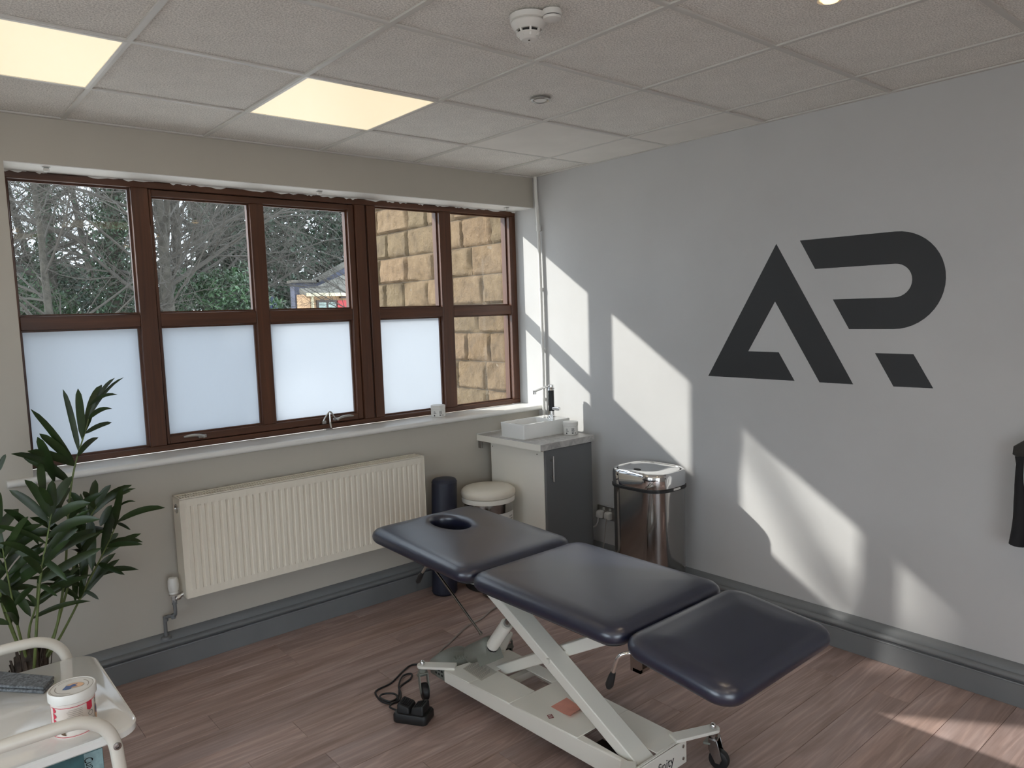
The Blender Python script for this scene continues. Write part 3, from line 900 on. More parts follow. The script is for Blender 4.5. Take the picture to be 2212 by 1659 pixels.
# two evergreens out to the left whose shade falls across the left panes
leafy('evergreen_tree', 'evergreen shading the left panes', 'tree', (-6.15, 4.6, 3.3), (1.30, 1.0, 1.5), 16000, 0.07, M['evergreen'], 37, group='evergreens that shade the left panes')
sh = thing('bare_tree', 'tall bare tree out to the left whose shadow falls into the room', 'tree', (-8.07, 8.5, GZ))
MB().tube([(-8.22, 8.5, GZ), (-8.17, 8.5, 3), (-8.13, 8.5, 6), (-8.13, 8.5, 9), (-8.1, 8.5, 12)], [0.30, 0.25, 0.20, 0.17, 0.12], 12, caps=False).build('trunk', M['tree_bark'], sh, smooth=True)
m = MB()
m.tube(smooth_path([(-8.09, 8.45, 4.4), (-7.4, 7.6, 5.25), (-6.75, 7.0, 6.10), (-6.55, 7.0, 6.43), (-6.37, 7.0, 6.67), (-6.20, 7.0, 6.90), (-5.9, 6.9, 7.5), (-5.4, 6.8, 8.3)], 3), [0.075 - 0.0024 * i for i in range(22)], 8, caps=False)
m.tube(smooth_path([(-6.95, 7.1, 6.58), (-6.67, 7.0, 6.57), (-6.53, 7.0, 6.56), (-6.44, 7.0, 6.60)], 3), [0.02, 0.022, 0.025, 0.027, 0.03, 0.032, 0.034, 0.036, 0.036, 0.036], 6, caps=False)
rg = random.Random(77)
for k in range(46):
    z = rg.uniform(3.5, 11.5); a = rg.uniform(0, 6.28)
    grow(m, (-8.07, 8.5, z), (cos(a), sin(a), 0.6), rg.uniform(1.0, 2.2), rg.uniform(0.012, 0.03), 2, rg, 0.7, {2: 5, 1: 4}, [])
o = m.build('branches', M['twig'], sh, fix=False); o['kind'] = 'stuff'

def parasol(x, y, label):
    t = thing('closed_parasol', label, 'parasol', (x, y, GZ), 'closed parasols in the yard')
    MB().cyl((x, y, GZ), (x, y, 2.26), 0.022, n=10).build('pole', M['win_dark'], t)
    MB().cyl((x, y, GZ), (x, y, GZ + 0.08), 0.19, n=20).build('base', M['win_dark'], t)
    m = MB(); ringsz = ((0.03, 2.24), (0.10, 2.05), (0.13, 1.9), (0.15, 1.5), (0.17, 1.1), (0.19, 0.75))
    m.rings([[(x + r * (1 + 0.16 * cos(8 * 2 * pi * k / 48)) * cos(2 * pi * k / 48), y + r * (1 + 0.16 * cos(8 * 2 * pi * k / 48)) * sin(2 * pi * k / 48), z) for k in range(48)] for r, z in ringsz])
    m.build('canopy', M['navy_canvas'], t, smooth=True)
parasol(3.54, 14.0, 'closed navy parasol at the corner of the second pane')
parasol(3.96, 14.0, 'closed navy parasol at the corner of the third pane')

# ------------------------------------------------------------------ radiator
X0, X1, Z0, Z1, YB, YF = -2.440, -1.066, 0.360, 0.846, -0.048, -0.158
rad_ = thing('radiator', 'long cream ribbed panel radiator under the window', 'radiator', ((X0 + X1) / 2, -0.1, Z0))
def ribbed(yf, sgn, name):
    """one pressed panel: vertical ribs with rounded ends"""
    m = MB(); pitch = 0.0333; n = int((X1 - X0 - 0.04) / pitch); off = (X1 - X0 - n * pitch) / 2
    xs = [X0 + 0.003]; prof_ = [0.0]
    for k in range(n):
        c = X0 + off + (k + 0.5) * pitch
        for dx, h in ((-0.0110, 0), (-0.0075, 1), (0.0075, 1), (0.0110, 0)):
            xs.append(c + dx); prof_.append(h)
    xs.append(X1 - 0.003); prof_.append(0.0)
    zs = [(Z0 + 0.002, 0), (Z0 + 0.040, 0), (Z0 + 0.052, 1), (Z1 - 0.052, 1), (Z1 - 0.040, 0), (Z1 - 0.006, 0)]
    grid = [[(x, yf + sgn * 0.006 * (1 - p) * 1.0 if hz else yf + sgn * 0.000, z) for x, p in zip(xs, prof_)] for z, hz in zs]
    W_ = len(xs); vs = [p for r in grid for p in r]
    m.add(vs, [(j * W_ + i, j * W_ + i + 1, (j + 1) * W_ + i + 1, (j + 1) * W_ + i) for j in range(len(zs) - 1) for i in range(W_ - 1)])
    o = len(m.v)
    m.box(X0 + 0.003, X1 - 0.003, min(yf + sgn * 0.007, yf + sgn * 0.012), max(yf + sgn * 0.007, yf + sgn * 0.012), Z0 + 0.002, Z1 - 0.006)
    return m.build(name, M['radiator'], rad_, smooth=True, angle=35)
ribbed(YF, 1, 'front_panel')
MB().box(X0 + 0.003, X1 - 0.003, YB - 0.012, YB, Z0 + 0.002, Z1 - 0.006).build('back_panel', M['radiator'], rad_)
for x in (X0, X1 - 0.003):
    MB().box(x, x + 0.003, YF + 0.004, YB - 0.001, Z0 + 0.004, Z1).build('side_panel', M['radiator'], rad_)
m = MB()
m.box(X0, X1, YF + 0.002, YF + 0.016, Z1 - 0.004, Z1); m.box(X0, X1, YB - 0.016, YB, Z1 - 0.004, Z1)
m.box(X0, X1, (YF + YB) / 2 - 0.004, (YF + YB) / 2 + 0.004, Z1 - 0.004, Z1)
x = X0 + 0.004
while x < X1 - 0.012:
    m.box(x, x + 0.005, YF + 0.016, YB - 0.016, Z1 - 0.004, Z1 - 0.0005); x += 0.0125
m.build('top_grille', M['radiator'], rad_)
fin = MB(); x = X0 + 0.02
while x < X1 - 0.02:
    fin.box(x, x + 0.001, YF + 0.02, YB - 0.02, Z0 + 0.05, Z1 - 0.05); x += 0.025
f = fin.build('convector_fins', M['radiator'], rad_); f['kind'] = 'stuff'
MB().lathe([(0.022, 0), (0.022, 0.002), (0.016, 0.004), (0.016, 0.001)], n=20, Mx=basis((X0 - 0.0005, -0.102, 0.792), (0, 1, 0), (0, 0, 1)) @ Matrix.Scale(-1, 4, (0, 0, 1))).build('end_plug', M['satin'], rad_)
for x in (X0 + 0.2, X1 - 0.2):
    MB().box(x - 0.02, x + 0.02, YB, -0.002, Z0 + 0.06, Z1 - 0.05).build('wall_bracket', M['radiator'], rad_)
# valve and pipe
vx, vy = X0 - 0.040, -0.098
v = thing('radiator_valve', 'white thermostatic valve on a grey pipe at the left end of the radiator', 'valve', (vx, vy, 0.170))
MB().lathe([(0.010, 0.372), (0.020, 0.376), (0.0205, 0.392), (0.0175, 0.396), (0.022, 0.400), (0.025, 0.425), (0.0235, 0.450), (0.019, 0.463), (0.008, 0.467)], (vx, vy, 0), 20).build('thermostat_head', M['white_plastic'], v, smooth=True)
MB().lathe([(0.0208, 0.378), (0.0222, 0.379), (0.0222, 0.386), (0.0208, 0.387)], (vx, vy, 0), 20, capends=False).build('number_ring', M['print_grey'], v, smooth=True)
m = MB().cyl((vx, vy, 0.345), (vx, vy, 0.374), 0.012, n=6); m.cyl((vx, vy, 0.355), (X0 + 0.004, vy, 0.375), 0.0105, n=12); m.cyl((vx + 0.014, vy, 0.361), (vx + 0.026, vy, 0.367), 0.015, n=6)
m.build('valve_body', M['satin'], v, smooth=True)
m = MB().tube(smooth_path([(vx, vy, 0.348), (vx, vy, 0.292), (vx - 0.004, vy + 0.01, 0.275), (vx - 0.028, vy + 0.052, 0.262), (vx - 0.032, vy + 0.064, 0.245), (vx - 0.032, vy + 0.068, 0.152)], 4), 0.0085, 12)
for z in (0.345, 0.272, 0.252):
    c = {0.345: (vx, vy), 0.272: (vx - 0.006, vy + 0.014), 0.252: (vx - 0.030, vy + 0.060)}[z]
    m.cyl((c[0], c[1], z - 0.012), (c[0], c[1], z + 0.010), 0.0115, n=12)
m.build('pipe', M['skirting'], v, smooth=True)
MB().lathe([(0.010, 0.012), (0.022, 0.009), (0.026, 0.0)], (vx - 0.032, vy + 0.068, 0.152), 20).build('floor_rose', M['skirting'], v, smooth=True)

# ------------------------------------------------------------------ basin unit in the corner
cab = thing('basin_cabinet', 'white base cabinet with dark grey door under the small basin', 'cabinet', (-0.3, -0.33, 0))
CX0, CX1, CY0 = -0.500, -0.105, -0.580
m = MB().box(CX0, CX0 + 0.016, CY0 + 0.005, -0.076, 0.0, 0.8495)
m.build('side_panel', M['cab_white'], cab, bevel=0.001, segs=1)
MB().box(CX1 - 0.016, CX1, CY0 + 0.005, -0.076, 0.0, 0.8495).build('side_panel', M['cab_white'], cab, bevel=0.001, segs=1)
MB().box(CX0 + 0.016, CX1 - 0.016, CY0 + 0.03, -0.08, 0.13, 0.148).box(CX0 + 0.016, CX1 - 0.016, -0.09, -0.08, 0.148, 0.8495).box(CX0 + 0.016, CX1 - 0.016, CY0 + 0.01, CY0 + 0.1, 0.832, 0.8495).build('carcass', M['cab_white'], cab)
MB().box(CX0 + 0.016, CX1 - 0.016, CY0 + 0.045, CY0 + 0.06, 0.0, 0.13).build('plinth', M['cab_white'], cab)
for y in (-0.095, -0.52):
    MB().cyl((CX0 - 0.001, y, 0.815), (CX0 + 0.002, y, 0.815), 0.004, n=10).build('screw', M['dark_steel'], cab)
dr = MB().box(CX0 + 0.002, CX1 - 0.001, CY0 - 0.015, CY0 + 0.003, 0.135, 0.845).build('door', M['door_grey'], cab, bevel=0.001, segs=1)
hx = CX0 + 0.040
m = MB().cyl((hx, CY0 - 0.040, 0.655), (hx, CY0 - 0.040, 0.81), 0.0055, n=12)
for z in (0.683, 0.782): m.cyl((hx, CY0 - 0.015, z), (hx, CY0 - 0.040, z), 0.0045, n=10)
m.build('handle', M['satin'], dr, smooth=True)

wt = thing('worktop', 'grey marble effect worktop slab across the corner cabinet', 'worktop', (-0.33, -0.31, 0.85))
MB().box(-0.555, -0.098, -0.614, -0.003, 0.850, 0.890).build('slab', M['worktop'], wt, bevel=0.002)
MB().box(-0.5565, -0.555, -0.613, -0.004, 0.851, 0.889).build('end_strip', M['cab_white'], wt)
MB().box(-0.545, -0.530, -0.030, -0.003, 0.80, 0.850).box(-0.545, -0.530, -0.12, -0.03, 0.843, 0.850).build('bracket', M['dark_steel'], wt)
MB().box(-0.555, -0.098, -0.009, -0.003, 0.890, 0.896).build('sealant_bead', M['white_plastic'], wt)

# basin
bs = thing('basin', 'small rectangular white ceramic basin standing on the grey worktop', 'basin', (-0.31, -0.30, 0.89))
bx0, bx1, by0, by1, bz0, bz1 = -0.506, -0.108, -0.412, -0.188, 0.8905, 0.982
def loop(x0, x1, y0, y1, z, r):
    return [((x0 + x1) / 2 + a, (y0 + y1) / 2 + b, z) for a, b in rrect((x1 - x0) / 2, (y1 - y0) / 2, r, 3)]
m = MB()
m.rings([loop(bx0 + 0.004, bx1 - 0.004, by0 + 0.004, by1 - 0.004, bz0, 0.006), loop(bx0, bx1, by0, by1, bz1 - 0.004, 0.006), loop(bx0 + 0.002, bx1 - 0.002, by0 + 0.002, by1 - 0.002, bz1, 0.006),
         loop(bx0 + 0.016, bx1 - 0.115, by0 + 0.016, by1 - 0.016, bz1, 0.010), loop(bx0 + 0.020, bx1 - 0.118, by0 + 0.020, by1 - 0.020, bz1 - 0.006, 0.012),
         loop(bx0 + 0.05, bx1 - 0.128, by0 + 0.05, by1 - 0.05, bz0 + 0.022, 0.03), loop(bx0 + 0.10, bx1 - 0.17, by0 + 0.085, by1 - 0.085, bz0 + 0.018, 0.02)])
m.build('bowl', M['ceramic'], bs, smooth=True, angle=35)
MB().lathe([(0.020, 0.0), (0.020, 0.003), (0.012, 0.0035)], (-0.325, -0.30, bz0 + 0.0185), 20).build('waste', M['chrome'], bs, smooth=True)
MB().box(bx0 - 0.003, bx1 + 0.003, by0 - 0.003, by0 + 0.002, 0.8902, 0.894).box(bx0 - 0.003, bx0 + 0.002, by0, by1, 0.8902, 0.894).build('sealant_bead', M['white_plastic'], bs)

tp = thing('heater_tap', 'chrome and black tap with swivel spout at the back of the basin', 'tap', (-0.135, -0.27, 0.982))
tx, ty = -0.137, -0.272
MB().lathe([(0.026, 0.983), (0.026, 0.989), (0.0215, 0.992), (0.0215, 1.165), (0.019, 1.170), (0.019, 1.190), (0.015, 1.193)], (tx, ty, 0), 28).build('body', M['chrome'], tp, smooth=True)
bp = MB()
arc = [(0.0222 * cos(a), 0.0222 * sin(a)) for a in [radians(170 + 110 * i / 10) for i in range(11)]]
arc2 = [(0.0205 * cos(a), 0.0205 * sin(a)) for a in [radians(280 - 110 * i / 10) for i in range(11)]]
bp.prism([(tx + a, ty + b) for a, b in arc + arc2], lambda a, b, d: (a, b, d), 1.02, 1.155)
bp.build('black_panel', M['black_rubber'], tp, smooth=True)
m = MB().tube(smooth_path([(tx + 0.005, ty, 1.180), (tx - 0.05, ty - 0.002, 1.180), (tx - 0.125, ty - 0.005, 1.166), (tx - 0.158, ty - 0.006, 1.160)], 3), 0.0095, 10, flat=0.75)
m.cyl((tx - 0.150, ty - 0.006, 1.162), (tx - 0.150, ty - 0.006, 1.143), 0.0105, n=14)
m.build('spout', M['chrome'], tp, smooth=True)
MB().cyl((tx, ty - 0.015, 1.036), (tx + 0.012, ty - 0.062, 1.036), 0.013, n=16).cyl((tx + 0.012, ty - 0.062, 1.036), (tx + 0.0125, ty - 0.066, 1.036), 0.010, n=16).build('knob', M['chrome'], tp, smooth=True)
MB().cyl((tx, ty, 1.166), (tx, ty, 1.169), 0.0222, n=24).build('ring', M['black_rubber'], tp)

# screw-top jars
def jar(name, c, r, hgt, label, face, group=None):
    t = thing(name, label, 'jar', c, group)
    MB().lathe([(r * 0.93, 0), (r * 0.97, 0.002), (r * 0.97, hgt * 0.68), (r * 0.90, hgt * 0.70)], c, 32).build('pot', M['white_plastic'], t, smooth=True)
    MB().lathe([(r, hgt * 0.70), (r, hgt * 0.97), (r * 0.97, hgt), (r * 0.90, hgt)], c, 32).build('lid', M['white_plastic'], t, smooth=True)
    pr = MB()
    def patch(a0, a1, z0, z1):
        n = 5; q = r * 0.97 + 0.0004
        o = len(pr.v)
        for i in range(n + 1):
            a = radians(face + a0 + (a1 - a0) * i / n)
            for z in (z0, z1): pr.v.append((c[0] + q * cos(a), c[1] + q * sin(a), c[2] + z * hgt))
        for i in range(n): pr.f.append((o + 2 * i, o + 2 * i + 2, o + 2 * i + 3, o + 2 * i + 1))
    rg = random.Random(4)
    for k in range(4): patch(8, 8 + rg.uniform(20, 30), 0.50 - 0.08 * k, 0.535 - 0.08 * k)
    for k in range(3): patch(-38, -38 + rg.uniform(14, 24), 0.46 - 0.08 * k, 0.49 - 0.08 * k)
    patch(10, 24, 0.12, 0.2); patch(-36, -26, 0.08, 0.2); patch(36, 42, 0.1, 0.2)
    pr.build('print', M['print_black'], t, fix=False)
    return t
jar('cream_jar', (-0.168, -0.475, 0.8905), 0.048, 0.080, 'white lidded jar beside the basin on the worktop', 225, 'white lidded jars')
jar('cream_jar', (-0.778, 0.100, WZ0 + 0.0005), 0.047, 0.072, 'white lidded jar on the window sill', 235, 'white lidded jars')

# ------------------------------------------------------------------ bins and bolster
wbn = thing('pedal_bin', 'round pedal bin with cream lid beside the white cabinet', 'bin', (-0.692, -0.275, 0))
bc = (-0.692, -0.275, 0)
MB().lathe([(0.148, 0.030), (0.150, 0.034), (0.150, 0.475)], bc, 48, capends=False).build('sleeve', M['white_plastic'], wbn, smooth=True)
MB().lathe([(0.145, 0.03), (0.149, 0.47), (0.1505, 0.475), (0.1505, 0.530), (0.147, 0.532)], bc, 48).build('body', M['dark_steel'], wbn, smooth=True)
MB().lathe([(0.155, 0), (0.158, 0.006), (0.152, 0.035), (0.13, 0.036)], bc, 48).build('base_ring', M['black_rubber'], wbn, smooth=True)
MB().lathe([(0.150, 0.530), (0.161, 0.532), (0.163, 0.545), (0.161, 0.560), (0.154, 0.562)], bc, 48).build('rim', M['white_enamel'], wbn, smooth=True)
MB().lathe([(0.150, 0.563), (0.163, 0.566), (0.168, 0.580), (0.165, 0.598), (0.150, 0.611), (0.110, 0.619), (0.05, 0.622), (0.004, 0.6225)], bc, 48).build('lid', M['radiator'], wbn, smooth=True)
dots = MB()
for g in range(8):
    for i in range(3):
        for j in range(6):
            a = radians(g * 45 + 20 + i * 5.2); z = 0.445 - j * 0.0155
            p = Vector((cos(a) * 0.1503, sin(a) * 0.1503, z)); ex = Vector((-sin(a), cos(a), 0))
            o = len(dots.v)
            for k in range(8):
                b = 2 * pi * k / 8; q = p + ex * 0.0042 * cos(b) + Vector((0, 0, 0.0042 * sin(b)))
                dots.v.append((bc[0] + q.x, bc[1] + q.y, q.z))
            dots.f.append(tuple(range(o, o + 8)))
d = dots.build('perforations', M['dark'], wbn, fix=False); d['kind'] = 'stuff'
MB().box(-0.86, -0.82, -0.46, -0.40, 0.008, 0.022).build('pedal', M['dark_steel'], wbn, bevel=0.003)

ro = thing('bolster', 'navy vinyl bolster standing on end between radiator and pedal bin', 'bolster', (-0.985, -0.19, 0))
m = MB(); rr_ = []
for z, s in ((0.0, 0.80), (0.004, 0.92), (0.015, 0.985), (0.03, 1.0), (0.655, 1.0), (0.672, 0.985), (0.684, 0.93), (0.690, 0.82), (0.692, 0.4)):
    cx = -0.985 + 0.045 * z / 0.69; cyy = -0.19 + 0.02 * z / 0.69
    rr_.append([(cx + 0.076 * s * cos(2 * pi * k / 36), cyy + 0.076 * s * sin(2 * pi * k / 36), z) for k in range(36)])
m.rings(rr_); m.build('cover', M['navy_roll'], ro, smooth=True, angle=60)
m = MB()
for z in (0.018, 0.672):
    cx = -0.985 + 0.045 * z / 0.69; cyy = -0.19 + 0.02 * z / 0.69
    m.rings([[(cx + (0.0758 + 0.0016 * cos(b)) * cos(2 * pi * k / 36), cyy + (0.0758 + 0.0016 * cos(b)) * sin(2 * pi * k / 36), z + 0.0016 * sin(b)) for k in range(36)] for b in [2 * pi * i / 6 for i in range(6)]], closed=True)
m.build('piping', M['navy_roll'], ro, smooth=True)

# tall sensor bin: fitted so that its rounded-square lid sits at 0.79 m
sb = thing('sensor_bin', 'tall polished steel sensor bin against the right wall', 'bin', (-0.205, -1.135, 0))
cx, cyb = -0.213, -1.135; hx_, hy_, rr = 0.160, 0.195, 0.115
def sq(s, z, dr=0.0, bow=0.0):
    return [(cx + a, cyb + b, z) for a, b in rrect(hx_ * s, hy_ * s, rr * s + dr, 8)]
MB().rings([sq(0.955, 0.012), sq(0.960, 0.018), sq(0.962, 0.672)]).build('body', M['dark_steel'], sb, smooth=True)
MB().rings([sq(0.965, 0.0), sq(0.97, 0.012), sq(0.94, 0.02)]).build('foot', M['black_rubber'], sb, smooth=True)
MB().rings([sq(0.97, 0.672), sq(1.0, 0.674), sq(1.005, 0.688), sq(0.97, 0.690)]).build('seal_band', M['black_rubber'], sb, smooth=True)
MB().rings([sq(0.975, 0.690), sq(0.985, 0.694), sq(0.985, 0.752), sq(0.965, 0.768), sq(0.92, 0.776), sq(0.895, 0.775), sq(0.87, 0.769)], cap1=False).build('lid_rim', M['chrome'], sb, smooth=True, angle=60)
MB().rings([sq(0.872, 0.766), sq(0.85, 0.7665), sq(0.845, 0.771), sq(0.80, 0.7725)], cap0=False, cap1=False).build('lid_gap', M['black_rubber'], sb, smooth=True)
MB().rings([sq(0.845, 0.770), sq(0.82, 0.7735), sq(0.5, 0.776), sq(0.1, 0.777)]).build('lid_flap', M['chrome'], sb, smooth=True)
MB().lathe([(0.020, 0.0), (0.018, 0.003), (0.008, 0.004)], (cx - 0.085, cyb + 0.01, 0.7762), 20, Mx=Matrix.Diagonal((0.75, 1.2, 1, 1))).build('sensor', M['dark'], sb, smooth=True)
MB().box(cx - 0.03, cx + 0.03, cyb - hy_ * 1.012, cyb - hy_ * 0.99, 0.678, 0.690).build('catch', M['white_plastic'], sb, bevel=0.002)

# sockets with plugs
so = thing('double_socket', 'steel double socket with white plugs low on the right wall behind the bin', 'socket', (-0.004, -0.615, 0.375))
MB().box(-0.010, -0.0005, -0.690, -0.542, 0.330, 0.418).build('plate', M['satin'], so, bevel=0.002)
for y in (-0.60, -0.655):
    MB().box(-0.013, -0.010, y - 0.008, y + 0.008, 0.392, 0.408).build('switch', M['white_plastic'], so)
def plug(y, label):
    t = thing('plug', label, 'plug', (-0.03, y, 0.36), 'white plugs in the wall socket')
    m = MB(); m.rings([[(x, y + a, 0.362 + b) for a, b in rrect(hw, hh, 0.008, 3)] for x, hw, hh in ((-0.0105, 0.024, 0.024), (-0.030, 0.024, 0.024), (-0.044, 0.018, 0.018), (-0.047, 0.012, 0.012))])
    m.build('casing', M['white_plastic'], t, smooth=True)
    return t
p1 = plug(-0.578, 'white plug on the left of the steel socket')
p2 = plug(-0.648, 'white plug on the right of the steel socket, next to the bin')
MB().tube(smooth_path([(-0.040, -0.578, 0.34), (-0.045, -0.575, 0.31), (-0.050, -0.560, 0.285), (-0.055, -0.535, 0.275), (-0.060, -0.51, 0.27), (-0.055, -0.45, 0.24), (-0.055, -0.4, 0.1), (-0.055, -0.38, 0.004)], 5), 0.004, 8).build('flex', M['white_plastic'], p1, smooth=True)
MB().tube(smooth_path([(-0.040, -0.648, 0.342), (-0.048, -0.647, 0.30), (-0.056, -0.640, 0.2), (-0.062, -0.625, 0.12), (-0.070, -0.61, 0.05), (-0.10, -0.60, 0.006), (-0.2, -0.60, 0.005)], 5), 0.0028, 8).build('flex', M['cable_grey'], p2, smooth=True)

# surface conduit up the corner of the right wall
co = thing('conduit', 'white pipe running up the right wall from basin to ceiling', 'pipe', (-0.018, -0.06, WZ0))
MB().tube([(-0.016, -0.045, H), (-0.017, -0.050, 2.45), (-0.018, -0.066, 2.235)], 0.0125, 14).build('upper_pipe', M['soffit'], co, smooth=True)
MB().cyl((-0.018, -0.067, 2.205), (-0.018, -0.066, 2.245), 0.0165, n=16).build('coupling', M['soffit'], co, smooth=True)
MB().tube([(-0.018, -0.066, 2.21), (-0.018, -0.073, 1.8), (-0.018, -0.075, 1.4), (-0.018, -0.070, 0.897)], 0.0105, 14).build('lower_pipe', M['soffit'], co, smooth=True)
for z, y in ((1.818, -0.073), (1.404, -0.075), (1.07, -0.072)):
    MB().cyl((-0.018, y, z - 0.010), (-0.018, y, z + 0.010), 0.0135, n=14).box(-0.012, -0.0005, y - 0.012, y + 0.012, z - 0.008, z + 0.008).build('clip', M['soffit'], co)

# painted lettering on the right wall
lg = thing('wall_lettering', 'large charcoal stylised AR letters on the right wall', 'lettering', (-0.001, -2.0, 1.283))
def wall_poly(pts, name, lab):
    o = MB().prism(pts, lambda y, z, d: (d, y, z), -0.0012, -0.0002).build(name, M['logo'], lg)
    o['label'] = lab
wall_poly([(-1.792, 1.966), (-1.388, 1.287), (-1.892, 1.285), (-1.806, 1.426), (-1.634, 1.427), (-1.786, 1.681), (-2.021, 1.284), (-2.184, 1.283)], 'letter', 'charcoal letter A')
yc, zcn, ro_, ri_ = -2.362, 1.7545, 0.2145, 0.0740
outer = [(yc - ro_ * 0.97 * sin(radians(180 * i / 24)), zcn + ro_ * cos(radians(180 * i / 24))) for i in range(25)]
inner = [(yc - ri_ * 1.0 * sin(radians(180 - 180 * i / 16)), zcn + ri_ * cos(radians(180 - 180 * i / 16))) for i in range(17)]
wall_poly([(-1.917, 1.971)] + outer + [(-2.162, 1.5405), (-2.083, 1.681)] + inner + [(-1.995, 1.829)], 'letter_bowl', 'charcoal bowl of the letter R')
wall_poly([(-2.282, 1.431), (-2.365, 1.283), (-2.530, 1.284), (-2.447, 1.430)], 'letter_leg', 'charcoal leg of the letter R')

# small clear blind brackets under the window head
for k, (x, y) in enumerate(((-2.824, 0.05), (-1.537, 0.05), (-0.196, 0.05))):
    t = thing('blind_bracket', ('clear blind bracket under the window head, leftmost of three', 'clear blind bracket under the window head, middle of three', 'clear blind bracket under the window head, nearest the corner')[k], 'bracket', (x, y, WZ1 - 0.004), 'clear brackets under the window head')
    MB().box(x - 0.014, x + 0.014, y - 0.012, y + 0.012, WZ1 - 0.007, WZ1 - 0.004).build('plate', M['satin'], t)
    MB().box(x - 0.011, x + 0.011, y - 0.009, y + 0.009, WZ1 - 0.024, WZ1 - 0.007).build('clip', M['white_plastic'], t, bevel=0.003)

# ------------------------------------------------------------------ ceiling fittings
sd_ = thing('smoke_detector', 'white ceiling smoke detector with slotted conical head', 'smoke detector', (-1.850, -2.035, H))
dc = (-1.850, -2.035, H)
MB().lathe([(0.059, 0.0), (0.058, -0.015), (0.052, -0.018), (0.044, -0.018)], dc, 40).build('base', M['white_plastic'], sd_, smooth=True)
MB().lathe([(0.053, -0.0185), (0.055, -0.023), (0.048, -0.036), (0.041, -0.043)], dc, 40).build('collar', M['white_plastic'], sd_, smooth=True)
MB().lathe([(0.033, -0.042), (0.033, -0.052)], dc, 24, capends=False).build('sensing_gap', M['dark'], sd_)
MB().lathe([(0.039, -0.0515), (0.039, -0.054), (0.029, -0.063), (0.024, -0.069), (0.022, -0.070), (0.018, -0.069)], dc, 40).build('cap', M['white_plastic'], sd_, smooth=True)
for k in range(8):
    a = radians(45 * k + 10)
    MB().bar((dc[0] + 0.040 * cos(a), dc[1] + 0.040 * sin(a), H - 0.041), (dc[0] + 0.030 * cos(a), dc[1] + 0.030 * sin(a), H - 0.063), 0.006, 0.006).build('rib', M['white_plastic'], sd_)
MB().cyl((dc[0], dc[1], H - 0.0688), (dc[0], dc[1], H - 0.0705), 0.003, n=10).build('indicator', M['dark'], sd_)
ri = (-1.823, -2.110, H)
MB().lathe([(0.029, 0), (0.029, -0.014), (0.027, -0.016)], ri, 32).build('remote_base', M['white_plastic'], sd_, smooth=True)
MB().lathe([(0.0255, -0.0155), (0.0255, -0.019)], ri, 32, capends=False).build('remote_gap', M['dark'], sd_)
MB().lathe([(0.028, -0.019), (0.0265, -0.026), (0.020, -0.029), (0.004, -0.030)], ri, 32).build('remote_cap', M['white_plastic'], sd_, smooth=True)
MB().bar((dc[0] + 0.014, dc[1] - 0.044, H - 0.008), (ri[0] - 0.006, ri[1] + 0.015, H - 0.008), 0.030, 0.0155).build('bridge', M['white_plastic'], sd_)

def downlight(x, y, label, lit, group=None):
    t = thing('downlight', label, 'downlight', (x, y, H), group)
    MB().lathe([(0.044, 0.0), (0.044, -0.004), (0.038, -0.007), (0.031, -0.004), (0.029, 0.004)], (x, y, H), 36, capends=False).build('bezel', M['satin'] if not lit else M['white_plastic'], t, smooth=True)
    MB().lathe([(0.029, 0.005), (0.028, -0.004), (0.022, -0.012 if lit else -0.002), (0.012, -0.015 if lit else -0.001), (0.003, -0.016 if lit else 0.0)], (x, y, H), 28).build('lamp', M['lamp_on'] if lit else M['white_plastic'], t, smooth=True)
    if lit:
        ld = bpy.data.lights.new('downlight_beam', 'SPOT')
        ld.energy = DOWN_W; ld.color = (1.0, 0.80, 0.58); ld.spot_size = radians(125); ld.spot_blend = 0.9; ld.shadow_soft_size = 0.03
        lo = bpy.data.objects.new('downlight_beam', ld); COL.objects.link(lo); lo.location = (x, y, H - 0.012)
        lo.parent = t; lo.matrix_parent_inverse = Matrix.Translation((-x, -y, -H))
    return t
DOWN_W = 14
downlight(-1.218, -1.402, 'unlit round metal downlight in a ceiling tile near the window', False)
downlight(-1.215, -2.665, 'lit warm downlight at the top right edge of the photo', True)
for k, (x, y) in enumerate(((-2.42, -3.9), (-1.215, -3.9), (-3.6, -2.7), (-2.42, -5.1), (-1.215, -5.1), (-3.6, -5.1))):  # unseen fittings added to raise the level of room light
    downlight(x, y, 'lit warm downlight added behind the camera as fill light', True, 'downlights added behind the camera')

# ------------------------------------------------------------------ coat on the right wall
ct = thing('coat', 'black hooded coat hanging on the right wall at the photo edge', 'coat', (-0.06, -3.02, 0.68))
m = MB(); rg = random.Random(2); nseg = 40
lev = [(0.686, 0.165, 0.055), (0.70, 0.168, 0.058), (0.80, 0.160, 0.056), (0.90, 0.152, 0.056), (0.98, 0.160, 0.060), (1.04, 0.172, 0.062), (1.075, 0.165, 0.060), (1.10, 0.135, 0.056), (1.13, 0.095, 0.05), (1.16, 0.05, 0.04), (1.175, 0.02, 0.02)]
rr_ = []
for z, ry, rx in lev:
    row = []
    for k in range(nseg):
        a = 2 * pi * k / nseg
        f = 1 + 0.10 * sin(5 * a + z * 3) * (1.2 - z) + 0.05 * sin(9 * a + 2 + z * 8)
        x = -0.065 + rx * cos(a) * f
        row.append((min(x, -0.006), -3.034 + ry * sin(a) * (1 + 0.04 * sin(z * 25 + a)), z + 0.012 * sin(3 * a) * (1 if z < 0.75 else 0.3)))
    rr_.append(row)
m.rings(rr_); m.build('body', M['black_cloth'], ct, smooth=True, angle=80)
